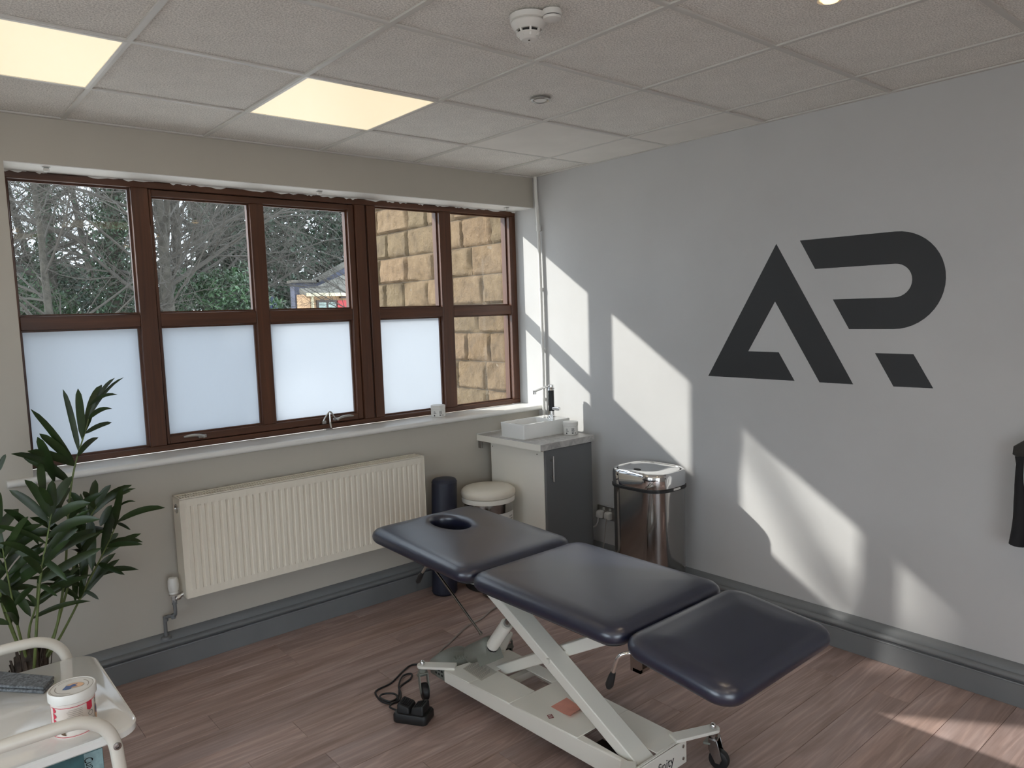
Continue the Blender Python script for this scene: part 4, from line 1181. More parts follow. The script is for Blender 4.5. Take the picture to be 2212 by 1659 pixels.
m = MB(); m.tube(smooth_path([(-0.085, -2.935, 1.10), (-0.085, -2.903, 1.05), (-0.08, -2.892, 0.96), (-0.085, -2.893, 0.80), (-0.088, -2.882, 0.690)], 5), [0.028] * 5 + [0.034] * 8 + [0.036] * 8, 12, flat=0.8)
m.build('sleeve', M['black_cloth'], ct, smooth=True)
m = MB(); m.rings([[(-0.075 + 0.055 * s * cos(2 * pi * k / 24), -2.95 + 0.095 * s * sin(2 * pi * k / 24) - dy, z) for k in range(24)] for z, s, dy in ((1.03, 0.5, -0.02), (1.05, 0.92, -0.01), (1.08, 1.0, 0.0), (1.115, 0.85, 0.03), (1.14, 0.5, 0.05), (1.15, 0.2, 0.06))])
m.build('hood', mat('dark_grey_lining', (0.035, 0.033, 0.03), 0.9), ct, smooth=True, angle=70)
MB().tube(smooth_path([(-0.118, -2.905, 1.05), (-0.116, -2.905, 0.95), (-0.116, -2.92, 0.88), (-0.118, -2.935, 0.80)], 4), 0.002, 6).build('zip', M['satin'], ct)
MB().cyl((-0.001, -3.02, 1.178), (-0.05, -3.02, 1.19), 0.007, n=12).build('hook', M['satin'], ct)

# ------------------------------------------------------------------ treatment table
tb = thing('treatment_table', 'navy three section treatment table on a white scissor base', 'treatment table', (-1.53, -1.74, 0))
HD = 0.0075
AXV = Vector((sin(HD), -cos(HD), 0)); LAT = Vector((cos(HD), sin(HD), 0))
def cushion(name, c, tilt, Lc, Wc, r, th, hole=None):
    c = Vector(c)
    ct_, st_ = cos(tilt), sin(tilt)
    def P(a, b, z):
        return c + AXV * (a * ct_ + z * st_) + LAT * b + Vector((0, 0, -a * st_ + z * ct_))
    e = th / 2
    def outline(ins):
        q = rrect(Lc / 2 - ins, Wc / 2 - ins, max(r - ins * 0.55, 0.015), 7)
        out = []
        for i in range(len(q)):
            a, b = q[i], q[(i + 1) % len(q)]
            out.append(a)
            if i % 8 == 7:
                for t in range(1, 9): out.append((a[0] + (b[0] - a[0]) * t / 9, a[1] + (b[1] - a[1]) * t / 9))
        return out
    m = MB(); rs_ = []
    ring_list = ((0.030, -e), (0.010, -e * 0.86), (0.002, -e * 0.50), (0.0, -e * 0.10), (0.003, e * 0.28), (0.012, e * 0.60), (0.028, e * 0.82), (0.052, e * 0.945), (0.085, e * 1.0))
    for ins, z in (ring_list[:-2] if hole else ring_list):
        rs_.append([P(a, b, z) for a, b in outline(ins)])
    lastz = e
    if hole is None:
        for ins, z in ((min(Lc, Wc) * 0.23, e * 1.05), (min(Lc, Wc) * 0.34, e * 1.09), (min(Lc, Wc) / 2 - 0.03, e * 1.10)):
            rs_.append([P(a, b, z) for a, b in outline(ins)])
        m.rings(rs_)
    else:
        ha, hb, hA, hB = hole
        last = outline(0.028)
        def hp(k, s):
            a, b = last[k]; an = atan2((b - hb) / hB, (a - ha) / hA)
            return ha + hA * s * cos(an), hb + hB * s * sin(an)
        n = len(last)
        for t, z in ((0.12, e * 0.90), (0.28, e * 0.98), (0.5, e * 1.04), (0.75, e * 1.05), (0.9, e * 1.02)):
            row = []
            for k in range(n):
                q = hp(k, 1.18); a, b = last[k]
                row.append(P(a + (q[0] - a) * t, b + (q[1] - b) * t, z))
            rs_.append(row)
        for s, z in ((1.16, e * 0.98), (1.08, e * 0.88), (1.03, e * 0.66), (1.0, e * 0.35), (0.99, -e * 0.4), (1.0, -e * 1.0)):
            rs_.append([P(*hp(k, s), z) for k in range(n)])
        m.rings(rs_, closed=True)
    return m.build(name, M['leather'], tb, smooth=True, angle=75), P
W_T = 0.618
TH = 0.068
cm, Pm = cushion('seat_cushion', (-1.4788, -1.8969, 0.6394), 0.0, 0.7626, W_T, 0.070, TH)
chd, Ph = cushion('head_cushion', (-1.4846, -1.1281, 0.6515), 0.0322, 0.7515, W_T, 0.070, TH, hole=(-0.172, 0.025, 0.118, 0.076))
cf, Pf = cushion('foot_cushion', (-1.4744, -2.4889, 0.6170), 0.1122, 0.4001, W_T, 0.070, TH)
def board(P, Lc, name):
    m = MB(); z0, z1 = -TH / 2 - 0.012, -TH / 2
    o = rrect(Lc / 2 - 0.035, W_T / 2 - 0.035, 0.05, 5)
    m.rings([[P(a, b, z0) for a, b in o], [P(a, b, z1) for a, b in o]])
    return m.build(name, M['black_rubber'], tb)
board(Pm, 0.7626, 'seat_board'); board(Ph, 0.7515, 'head_board'); board(Pf, 0.4001, 'foot_board')
# steel frame under the cushions
m = MB(); z = 0.578
for b in (-0.13, 0.13):
    m.bar(Pm(-0.34, b, z - 0.6394), Pm(0.36, b, z - 0.6394), 0.035, 0.03)
for a in (-0.33, 0.0, 0.33):
    m.bar(Pm(a, -0.14, z - 0.6394), Pm(a, 0.14, z - 0.6394), 0.035, 0.028)
m.build('top_frame', M['white_enamel'], tb, bevel=0.002)
# scissor arms
def arm(name, x0, x1, p, q, hgt):
    xc = (x0 + x1) / 2
    return MB().bar((xc, p[0], p[1]), (xc, q[0], q[1]), x1 - x0, hgt).build(name, M['white_enamel'], tb, bevel=0.004)
a1 = arm('scissor_arm', -1.620, -1.535, (-2.222, 0.108), (-1.330, 0.580), 0.046)
a2 = arm('scissor_arm', -1.528, -1.455, (-1.345, 0.112), (-2.175, 0.575), 0.046)
MB().cyl((-1.6285, -1.790, 0.350), (-1.45, -1.790, 0.350), 0.011, n=18).build('pivot_bolt', M['white_enamel'], tb, smooth=True)
# low base plate with two slots and folded sides
bz = 0.140
NL, FL, FR, NR = (-1.712, -1.222), (-1.382, -1.265), (-1.382, -2.242), (-1.640, -2.236)
slots = [(-1.545, -1.450, -1.625, -1.385), (-1.630, -1.527, -2.228, -1.975)]
m = MB()
# top sheet cut into strips round the slots
ys = [-1.222, -1.385, -1.625, -1.975, -2.228, -2.239]
def nx(y): return NL[0] + (NR[0] - NL[0]) * (y - NL[1]) / (NR[1] - NL[1])
def sheet(xa0, xa1, xb0, xb1, ya, yb):
    vs = [(xa0, ya, bz), (xa1, ya, bz), (xb1, yb, bz), (xb0, yb, bz)]
    vs += [(p[0], p[1], bz - 0.004) for p in vs]
    m.add(vs, [(0, 1, 2, 3), (7, 6, 5, 4), (0, 4, 5, 1), (1, 5, 6, 2), (2, 6, 7, 3), (3, 7, 4, 0)])
m2 = m
fx = -1.382
for i in range(5):
    ya, yb = ys[i], ys[i + 1]
    sl = slots[0] if i == 1 else (slots[1] if i == 3 else None)
    if i == 0:
        vs = [(NL[0], NL[1], bz), (FL[0], FL[1], bz), (fx, yb, bz), (nx(yb), yb, bz)]
        vs += [(p[0], p[1], bz - 0.004) for p in vs]
        m.add(vs, [(0, 1, 2, 3), (7, 6, 5, 4), (0, 4, 5, 1), (1, 5, 6, 2), (2, 6, 7, 3), (3, 7, 4, 0)])
    elif sl is None:
        sheet(nx(ya), fx, nx(yb), fx, ya, yb)
    else:
        sheet(nx(ya), sl[0], nx(yb), sl[0], ya, yb); sheet(sl[1], fx, sl[1], fx, ya, yb)
def side(p, q, za, zb):
    p = Vector((p[0], p[1], 0)); q = Vector((q[0], q[1], 0)); d = (q - p).normalized(); nrm = Vector((-d.y, d.x, 0)) * 0.004
    vs = [(p.x, p.y, bz - 0.0041), (q.x, q.y, bz - 0.0041), (q.x, q.y, zb), (p.x, p.y, za)]
    vs += [(v[0] + nrm.x, v[1] + nrm.y, v[2]) for v in vs]
    m.add(vs, [(0, 1, 2, 3), (7, 6, 5, 4), (0, 4, 5, 1), (1, 5, 6, 2), (2, 6, 7, 3), (3, 7, 4, 0)])
side(NL, NR, 0.086, 0.052); side(FR, FL, 0.052, 0.086); side(FL, NL, 0.086, 0.086)
m.build('base', M['white_enamel'], tb, bevel=0.002, segs=1)
MB().box(-1.641, -1.381, -2.2445, -2.2405, 0.052, 0.1385).build('end_plate', M['white_enamel'], tb, bevel=0.002)
for z in (0.075, 0.120):
    for x in (-1.402, -1.62): MB().cyl((x, -2.244, z), (x, -2.2475, z), 0.006, n=12).build('screw', M['satin'], tb)
text_mesh('lettering', 'Infinity', 0.050, M['print_black'], basis((-1.515, -2.2452, 0.092), (1, 0, 0), (0, 0, 1)), tb, extrude=0.0003, sx=0.9)
# crossbar and a black plate standing in for the shade inside the end slot
MB().box(-1.66, -1.39, -1.45, -1.42, 0.085, 0.115).build('slot_bar', M['white_enamel'], tb)
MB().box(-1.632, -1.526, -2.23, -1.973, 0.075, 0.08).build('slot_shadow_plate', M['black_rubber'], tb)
# stickers
lab = MB().add([(-1.645, -1.268, bz + 0.0004), (-1.548, -1.240, bz + 0.0004), (-1.556, -1.396, bz + 0.0004), (-1.652, -1.408, bz + 0.0004)], [(0, 1, 2, 3)]).build('info_label', M['paper'], tb, fix=False)
lab['label'] = 'cream instruction label'
m = MB()
for k in range(15):
    y = -1.275 - 0.0082 * k
    m.add([(-1.643, y, bz + 0.0007), (-1.565 - 0.02 * ((k * 7) % 3) / 3, y + 0.018, bz + 0.0007), (-1.565 - 0.02 * ((k * 7) % 3) / 3, y + 0.015, bz + 0.0007), (-1.643, y - 0.003, bz + 0.0007)], [(0, 1, 2, 3)])
m.build('small_print', M['print_grey'], lab, fix=False)
st = MB().add([(-1.636, -1.791, bz + 0.0005), (-1.617, -1.797, bz + 0.0005), (-1.628, -1.822, bz + 0.0005), (-1.647, -1.815, bz + 0.0005)], [(0, 1, 2, 3)]).build('warning_sticker', M['dark_red'], tb, fix=False)
m = MB()
for k in range(3):
    t0 = 0.2 + 0.26 * k
    a = Vector((-1.636, -1.791, 0)).lerp(Vector((-1.647, -1.815, 0)), t0); b = Vector((-1.617, -1.797, 0)).lerp(Vector((-1.628, -1.822, 0)), t0)
    m.bar(a.lerp(b, 0.15) + Vector((0, 0, bz + 0.0007)), a.lerp(b, 0.85) + Vector((0, 0, bz + 0.0007)), 0.002, 0.0003)
m.build('small_print', M['label_white'], st, fix=False)
# castors on swing arms
def castor(bolt, root, spin, sub):
    bolt = Vector(bolt); root = Vector(root)
    d = (bolt - root).normalized(); sidev = Vector((-d.y, d.x, 0))
    pl = [root + sidev * 0.026, root - sidev * 0.026]
    for i in range(9):
        a = -pi / 2 + pi * i / 8
        pl.append(bolt + d * 0.024 * cos(a) + sidev * 0.024 * sin(a))
    m = MB(); m.prism([(p.x, p.y) for p in pl], lambda a, b, z: (a, b, z), bolt.z - 0.012, bolt.z)
    ar = m.build('castor_arm', M['white_enamel'], tb, bevel=0.002)
    MB().lathe([(0.011, 0), (0.011, 0.008), (0.009, 0.014), (0.004, 0.018)], bolt, 12).build('cap_nut', M['chrome'], ar, smooth=True)
    wd = Vector((cos(spin), sin(spin), 0)); wa = Vector((-wd.y, wd.x, 0))
    wc = Vector((bolt.x, bolt.y, 0.0)) + wd * 0.022
    r = 0.037
    m = MB(); m.cyl((bolt.x, bolt.y, bolt.z - 0.012), (bolt.x, bolt.y, bolt.z - 0.036), 0.017, n=16)
    for s in (-1, 1):
        m.prism([(-0.012, bolt.z - 0.036), (0.020, bolt.z - 0.036), (0.038, 0.045), (0.030, 0.028), (0.014, 0.028), (-0.012, 0.075)],
                lambda a, b, e: Vector((bolt.x, bolt.y, 0)) + wd * a + wa * e + Vector((0, 0, b)), s * 0.0165, s * 0.0205)
    m.prism([(-0.013, 0), (0.021, 0), (0.021, 0.006), (-0.013, 0.006)], lambda a, b, e: Vector((bolt.x, bolt.y, bolt.z - 0.038)) + wd * a + wa * e + Vector((0, 0, b)), -0.0205, 0.0205)
    m.build('fork', M['abs_grey'] if sub else M['dark_steel'], ar, bevel=0.0015)
    wm = MB(); Mx = basis(wc + Vector((0, 0, r)), wd, (0, 0, 1))
    wm.lathe([(r * 0.35, -0.015), (r * 0.8, -0.015), (r * 0.95, -0.012), (r, -0.006), (r, 0.006), (r * 0.95, 0.012), (r * 0.8, 0.015), (r * 0.35, 0.015)], n=28, Mx=Mx)
    wm.build('wheel', M['black_rubber'], ar, smooth=True)
    MB().prism([(-0.03, 0.088), (-0.004, 0.092), (-0.002, 0.10), (-0.03, 0.098)], lambda a, b, e: Vector((bolt.x, bolt.y, 0)) + wd * a + wa * e + Vector((0, 0, b)), -0.022, 0.022).build('brake', M['abs_grey'], ar, bevel=0.002)
castor((-1.760, -1.128, 0.150), (-1.660, -1.238, 0.150), radians(-110), True)
castor((-1.268, -2.278, 0.150), (-1.420, -2.215, 0.150), radians(-75), False)
castor((-1.290, -1.150, 0.150), (-1.430, -1.255, 0.150), radians(60), True)
castor((-1.775, -2.300, 0.150), (-1.640, -2.200, 0.150), radians(200), False)
# control box at the head end
m = MB(); m.rings([[(-1.60 + a, -1.145 + b, z) for a, b in rrect(hx2, hy2, 0.03, 4)] for z, hx2, hy2 in ((0.075, 0.095, 0.070), (0.080, 0.098, 0.073), (0.128, 0.098, 0.073), (0.136, 0.090, 0.066), (0.152, 0.070, 0.055), (0.160, 0.045, 0.045))])
cb = m.build('control_box', M['abs_grey'], tb, smooth=True, angle=45)
m = MB()
for k in range(3):
    for j in range(2): m.box(-1.6995, -1.6975, -1.19 + 0.022 * k, -1.178 + 0.022 * k, 0.092 + 0.018 * j, 0.100 + 0.018 * j)
m.build('vents', M['dark'], cb)
MB().box(-1.66, -1.56, -1.19, -1.09, 0.055, 0.075).build('hanger', M['abs_grey'], cb)
# lifting motor
dm = Vector((0, -1.499 + 1.278, 0.306 - 0.179)).normalized()
pm = Vector((-1.592, -1.262, 0.188))
m = MB(); m.tube([pm - dm * 0.012, pm, pm + dm * 0.10, pm + dm * 0.16, pm + dm * 0.175], [0.030, 0.040, 0.043, 0.046, 0.034], 10)
m.bar(pm + dm * 0.10 + Vector((0, 0, -0.03)), pm + dm * 0.19 + Vector((0, 0, -0.03)), 0.07, 0.07)
mo = m.build('lift_motor', M['abs_grey'], tb, smooth=True, angle=50)
dt = Vector((0.012, -0.62, 0.78)).normalized(); pt = pm + dm * 0.175
MB().tube([pt - dt * 0.035, pt + dt * 0.16], 0.027, 16).build('ram_tube', M['white_enamel'], mo, smooth=True)
MB().tube([pt - dt * 0.006, pt + dt * 0.002], 0.0285, 16).build('seal_ring', M['black_rubber'], mo, smooth=True)
MB().tube([pt + dt * 0.16, pt + dt * 0.215], 0.016, 14).build('ram_rod', M['steel'], mo, smooth=True)
m = MB(); n = 150
hel = []
a = Vector((-1.640, -1.190, 0.158)); b = Vector((-1.600, -1.385, 0.268))
ax = (b - a).normalized(); s1 = ax.orthogonal().normalized(); s2 = ax.cross(s1)
for i in range(n + 1):
    t = i / n; an = 2 * pi * 11 * t
    sag = Vector((0, 0, -0.015 * sin(pi * t)))
    hel.append(a.lerp(b, t) + sag + s1 * 0.0085 * cos(an) + s2 * 0.0085 * sin(an))
MB().tube(hel, 0.0018, 5).build('coiled_lead', M['abs_grey'], tb, smooth=True)
# head prop rod and the two release levers
MB().tube([(-1.722, -1.190, 0.592), (-1.722, -1.505, 0.402)], 0.0055, 10).cyl((-1.722, -1.502, 0.404), (-1.722, -1.512, 0.398), 0.0075, n=10).build('prop_rod', M['dark_steel'], tb, smooth=True)
MB().box(-1.735, -1.66, -1.20, -1.165, 0.588, 0.606).build('rod_bracket', M['white_enamel'], tb)
hl = MB().tube([(-1.73, -1.185, 0.60), (-1.742, -1.160, 0.590), (-1.742, -1.130, 0.556)], 0.006, 10).build('head_lever', M['satin'], tb, smooth=True)
MB().tube([(-1.742, -1.134, 0.560), (-1.742, -1.118, 0.543), (-1.742, -1.095, 0.513), (-1.742, -1.088, 0.506)], [0.008, 0.011, 0.012, 0.007], 12).build('grip', M['black_rubber'], hl, smooth=True)
fl = MB().tube(smooth_path([(-1.66, -2.34, 0.600), (-1.74, -2.315, 0.604), (-1.768, -2.285, 0.592), (-1.772, -2.268, 0.560), (-1.772, -2.256, 0.525)], 4), 0.007, 10).build('foot_lever', M['chrome'], tb, smooth=True)
MB().tube([(-1.772, -2.258, 0.530), (-1.772, -2.252, 0.515), (-1.772, -2.240, 0.482), (-1.772, -2.236, 0.470)], [0.008, 0.011, 0.0135, 0.008], 12).build('grip', M['black_rubber'], fl, smooth=True)
MB().box(-1.745, -1.735, -2.345, -2.305, 0.545, 0.600).box(-1.745, -1.70, -2.345, -2.315, 0.545, 0.556).box(-1.71, -1.62, -2.36, -2.30, 0.578, 0.590).build('lever_bracket', M['dark_steel'], tb)

# ------------------------------------------------------------------ things on and round the table
nt = thing('sticky_note', 'salmon pink paper note on the white table base', 'note', (-1.54, -1.81, bz))
m = MB(); c4 = [Vector((-1.583, -1.757, 0)), Vector((-1.492, -1.752, 0)), Vector((-1.504, -1.858, 0)), Vector((-1.584, -1.866, 0))]
g = 8; vs = []
for i in range(g + 1):
    for j in range(g + 1):
        u, v = i / g, j / g
        p = c4[0].lerp(c4[1], u).lerp(c4[3].lerp(c4[2], u), v)
        p.z = bz + 0.0012 + 0.013 * max(0, v - 0.55) ** 2 * 4 * (1 - 0.4 * abs(u - 0.5))
        vs.append(p)
fs = [(i * (g + 1) + j, (i + 1) * (g + 1) + j, (i + 1) * (g + 1) + j + 1, i * (g + 1) + j + 1) for i in range(g) for j in range(g)]
o = len(vs); vs += [p - Vector((0, 0, 0.0007)) for p in vs]
fs += [tuple(o + q for q in f[::-1]) for f in fs]
m.add(vs, fs).build('sheet', M['pink_paper'], nt, smooth=True, fix=False)

pd = thing('foot_switch', 'black two pedal foot switch on the floor by the table', 'foot switch', (-1.888, -1.245, 0))
pc = Vector((-1.888, -1.245, 0)); pdx = Vector((0.10, -0.16, 0)).normalized(); pdy = Vector((-pdx.y, pdx.x, 0))
def PP(a, b, z): return pc + pdx * a * 0.78 + pdy * b * 0.80 + Vector((0, 0, z * 1.25))
m = MB(); m.rings([[PP(a, b, z) for a, b in rrect(hx2, hy2, 0.022, 4)] for z, hx2, hy2 in ((0.0, 0.094, 0.058), (0.004, 0.097, 0.061), (0.024, 0.097, 0.061), (0.030, 0.092, 0.056), (0.031, 0.080, 0.046))])
m.build('housing', M['black_rubber'], pd, smooth=True, angle=45)
for s, lb in ((-1, 'pedal'), (1, 'pedal')):
    m = MB(); c0 = s * 0.040
    m.rings([[PP(c0 + a * 0.95, b, z + 0.006 * (s * a / 0.035)) for a, b in rrect(hx2, hy2, 0.010, 3)] for z, hx2, hy2 in ((0.026, 0.038, 0.046), (0.048, 0.037, 0.045), (0.054, 0.033, 0.041), (0.054, 0.02, 0.03))])
    p_ = m.build('pedal', M['black_rubber'], pd, smooth=True, angle=45)
    m = MB()
    for k in range(5): m.bar(PP(c0 - 0.020 + 0.010 * k, -0.028, 0.0555 + 0.006 * s * (-0.020 + 0.010 * k) / 0.035), PP(c0 - 0.020 + 0.010 * k, 0.028, 0.0555 + 0.006 * s * (-0.020 + 0.010 * k) / 0.035), 0.003, 0.003)
    m.build('grip_ribs', M['black_cloth'], p_)

def cord(name, pts, r, m_, label):
    ob = MB().tube(smooth_path(pts, 6), r, 8).build(name, M[m_], None, smooth=True)
    tag(ob, label, 'cable'); return ob
k = 0.0045
cord('power_cable', [(-1.60, -1.05, 0.085), (-1.585, -0.98, 0.03), (-1.53, -0.90, 0.006), (-1.455, -0.821, k), (-1.353, -0.769, k), (-1.181, -0.679, k), (-1.068, -0.656, k), (-0.957, -0.606, k), (-0.867, -0.590, k), (-0.70, -0.66, k), (-0.4, -0.72, k), (-0.2, -0.70, k), (-0.07, -0.68, k)], 0.0045, 'cable_grey', 'pale grey mains cable running over the floor under the table')
k = 0.0042
cord('pedal_cable', [(-1.57, -1.06, 0.10), (-1.575, -0.99, 0.05), (-1.59, -0.90, 0.012), (-1.64, -0.845, k), (-1.706, -0.869, k), (-1.804, -0.926, k), (-1.882, -0.937, k), (-1.908, -0.969, k), (-1.918, -1.04, k), (-1.895, -1.085, k), (-1.86, -1.075, k + 0.004), (-1.85, -1.03, k + 0.006), (-1.888, -1.00, k + 0.008), (-1.915, -1.02, k + 0.009),
      (-1.900, -1.075, k + 0.007), (-1.850, -1.060, k + 0.003), (-1.792, -0.985, k), (-1.719, -0.955, k), (-1.690, -0.915, k), (-1.735, -0.915, k + 0.004), (-1.800, -0.985, k + 0.008), (-1.835, -1.06, k + 0.009), (-1.870, -1.10, k + 0.009), (-1.905, -1.105, k + 0.012), (-1.930, -1.125, 0.018), (-1.925, -1.170, 0.02)], 0.0042, 'cord', 'black cable in loose loops between foot switch and table')

# ------------------------------------------------------------------ white trolley
TZ_ = 0.850
tr = thing('salon_trolley', 'white trolley with rounded shelf and tube handles in the bottom left corner', 'trolley', (-3.42, -1.93, 0))
sx0, sx1, sy0_, sy1_ = -3.75, -3.098, -2.160, -1.700
def shelf(z, name):
    m = MB(); c = ((sx0 + sx1) / 2, (sy0_ + sy1_) / 2)
    o = lambda ins, rr2: [(c[0] + a, c[1] + b) for a, b in rrect((sx1 - sx0) / 2 - ins, (sy1_ - sy0_) / 2 - ins, rr2, 8)]
    m.rings([[(a, b, zz) for a, b in o(ins, 0.05)] for ins, zz in ((0.004, z - 0.020), (0.0, z - 0.016), (0.0, z - 0.004), (0.004, z))])
    return m.build(name, M['shelf_glass'], tr, smooth=True, angle=40)
shelf(TZ_, 'top_shelf'); shelf(0.46, 'lower_shelf'); shelf(0.16, 'lower_shelf')
for y, nm in ((sy1_ + 0.016, 'far'), (sy0_ - 0.016, 'near')):
    path = [(-3.72, y, 0.06), (-3.72, y, 0.70), (-3.72, y, 0.80), (-3.712, y, 0.860), (-3.690, y, 0.894), (-3.64, y, 0.908), (-3.40, y, 0.909), (-3.245, y, 0.908), (-3.200, y, 0.901), (-3.170, y, 0.880), (-3.154, y, 0.848), (-3.148, y, 0.80), (-3.146, y, 0.70), (-3.146, y, 0.06)]
    fr = MB().tube(smooth_path(path, 4), 0.0125, 14, flat=1.0).build('side_frame', M['trolley'], tr, smooth=True)
    s = 1 if nm == 'far' else -1
    for x in (-3.72, -3.150):
        for z in (0.838, 0.448, 0.148):
            MB().lathe([(0.0075, 0), (0.0075, 0.003), (0.004, 0.0035), (0.003, 0.001)], n=14, Mx=basis((x, y + s * 0.0122, z), (1, 0, 0), (0, 0, -s) if s > 0 else (0, 0, 1))).build('bolt', M['dark_steel'], fr, smooth=True)
    for x in (-3.72, -3.146):
        ca = MB().cyl((x, y, 0.075), (x, y, 0.045), 0.012, n=12).box(x - 0.004, x + 0.03, y - 0.014, y + 0.014, 0.044, 0.052).build('castor', M['dark_steel'], tr)
        MB().lathe([(0.012, -0.010), (0.024, -0.010), (0.0255, -0.006), (0.0255, 0.006), (0.024, 0.010), (0.012, 0.010)], n=20, Mx=basis((x + 0.014, y, 0.0255), (1, 0, 0), (0, 0, 1))).build('wheel', M['black_rubber'], ca, smooth=True)

# wax pot
jx, jy, jr = -3.203, -2.083, 0.0405
pot = thing('balm_pot', 'white lidded balm pot with red and white label on the trolley', 'pot', (jx, jy, TZ_))
MB().lathe([(0.037, 0), (0.0385, 0.003), (0.0395, 0.074), (0.037, 0.075)], (jx, jy, TZ_), 40).build('body', M['label_white'], pot, smooth=True)
lid = MB().lathe([(0.0415, 0.072), (0.0435, 0.0735), (0.0435, 0.089), (0.042, 0.0915), (0.040, 0.0912), (0.0395, 0.0905), (0.003, 0.0905)], (jx, jy, TZ_), 48).build('lid', M['white_plastic'], pot, smooth=True)
LZ = TZ_ + 0.0910
def disc(a, b, ra, rb, z, mt, n=28, rot=0.0, inner=0.0):
    m = MB()
    if inner:
        o = 0
        for q in (1.0, inner):
            for k in range(n):
                an = 2 * pi * k / n; x_, y_ = ra * q * cos(an), rb * q * sin(an)
                m.v.append((jx + a + x_ * cos(rot) - y_ * sin(rot), jy + b + x_ * sin(rot) + y_ * cos(rot), z))
        m.f = [(k, (k + 1) % n, n + (k + 1) % n, n + k) for k in range(n)]
    else:
        for k in range(n):
            an = 2 * pi * k / n; x_, y_ = ra * cos(an), rb * sin(an)
            m.v.append((jx + a + x_ * cos(rot) - y_ * sin(rot), jy + b + x_ * sin(rot) + y_ * cos(rot), z))
        m.f = [tuple(range(n))]
    return m.build('lid_print', mt, lid, fix=False)
disc(0, 0, 0.0385, 0.0385, LZ, M['print_grey'], inner=0.975)
def arc_print(r0, r1, a0, a1):
    m = MB(); n = 16
    for i in range(n + 1):
        an = radians(a0 + (a1 - a0) * i / n)
        for r in (r0, r1): m.v.append((jx + r * cos(an), jy + r * sin(an), LZ))
    m.f = [(2 * i, 2 * i + 2, 2 * i + 3, 2 * i + 1) for i in range(n)]
    m.build('lid_print', M['print_grey'], lid, fix=False)
arc_print(0.029, 0.0305, 150, 255); arc_print(0.029, 0.0305, -35, 35); arc_print(0.031, 0.032, 80, 130)
disc(0.006, 0.002, 0.016, 0.011, LZ, M['print_peach'], rot=-0.5)
disc(0.006, 0.002, 0.0172, 0.0122, LZ + 0.0001, M['print_grey'], rot=-0.5, inner=0.94)
m = MB(); bl = [(-0.018, -0.004), (-0.008, 0.010), (-0.002, 0.006), (0.004, 0.009), (0.012, 0.006), (0.006, 0.001), (0.010, -0.006), (0.000, -0.003), (-0.004, -0.010), (-0.012, -0.009)]
m.v = [(jx + a, jy + b, LZ + 0.0002) for a, b in bl]; m.f = [tuple(range(len(bl)))]
m.build('lid_print', M['print_blue'], lid, fix=False)
body = [o for o in pot.children if o.name.startswith('body')][0]
def wrap(pts, mt, name='label_print', q=0.0399):
    """pts: list of (angle in degrees, height) polygons on the pot's side"""
    m = MB()
    for poly in pts:
        o = len(m.v)
        for a, z in poly:
            an = radians(a); m.v.append((jx + q * cos(an), jy + q * sin(an), TZ_ + z))
        m.f.append(tuple(range(o, o + len(poly))))
    return m.build(name, mt, body, fix=False)
def strip(a0, a1, z0, z1, st=6):
    n = max(1, int(abs(a1 - a0) / st)); out = []
    for i in range(n):
        b0 = a0 + (a1 - a0) * i / n; b1 = a0 + (a1 - a0) * (i + 1) / n
        out.append([(b0, z0), (b1, z0), (b1, z1), (b0, z1)])
    return out
F = degF = math.degrees(atan2(cam.location.y - jy, cam.location.x - jx))
wrap(strip(F - 70, F + 150, 0.0640, 0.0652), M['red'])
wrap(strip(F - 70, F + 150, 0.0040, 0.0050), M['red'])
sc_ = []
for k in range(5):
    z = 0.006 + k * 0.0118
    sc_.append([(F - 96, z), (F - 60, z), (F - 52, z + 0.003), (F - 50, z + 0.006), (F - 53, z + 0.0095), (F - 62, z + 0.0118), (F - 96, z + 0.0118)])
wrap(sc_, M['red'])
ln = []
for k in range(9): ln += strip(F - 14 - (k * 5 % 7), F + 22, 0.0585 - 0.0036 * k, 0.0592 - 0.0036 * k)
wrap(ln, M['print_grey'])
wrap([[(F + 34, 0.050), (F + 34, 0.0645), (F + 52, 0.0645), (F + 52, 0.050), (F + 43, 0.046)]], M['red'], q=0.0402)
def ringp(a, z, ra, rz, inner, n=16):
    out = []
    for k in range(n):
        t0, t1 = 2 * pi * k / n, 2 * pi * (k + 1) / n
        out.append([(a + ra * cos(t0), z + rz * sin(t0)), (a + ra * cos(t1), z + rz * sin(t1)), (a + ra * inner * cos(t1), z + rz * inner * sin(t1)), (a + ra * inner * cos(t0), z + rz * inner * sin(t0))])
    return out
wrap(ringp(F + 45, 0.040, 8.5, 0.0052, 0.75), M['print_grey'], q=0.0402)
wrap(ringp(F + 46, 0.0195, 15, 0.0105, 0.72), M['print_black'], q=0.0402)
wrap([[(F + 46 + 7 * cos(t) * (1 + 0.35 * cos(3 * t)), 0.0195 + 0.006 * sin(t) * (1 + 0.35 * cos(3 * t))) for t in [2 * pi * i / 18 for i in range(18)]]], M['print_black'], q=0.0402)
wrap([[(F + 72 + 9 * cos(t), 0.034 + 0.016 * sin(t)) for t in [2 * pi * i / 18 for i in range(18)]]], M['print_peach'], q=0.0400)
wrap([[(F + 68, 0.030), (F + 66, 0.042), (F + 72, 0.050), (F + 76, 0.040), (F + 74, 0.03)]], M['print_blue'], q=0.0402)
wrap([[(F - 40, 0.016), (F - 34, 0.024), (F - 30, 0.020), (F - 24, 0.018), (F - 27, 0.013), (F - 24, 0.008), (F - 32, 0.009), (F - 38, 0.011)]], mat('brown_print', (0.10, 0.06, 0.03), 0.6), q=0.0402)
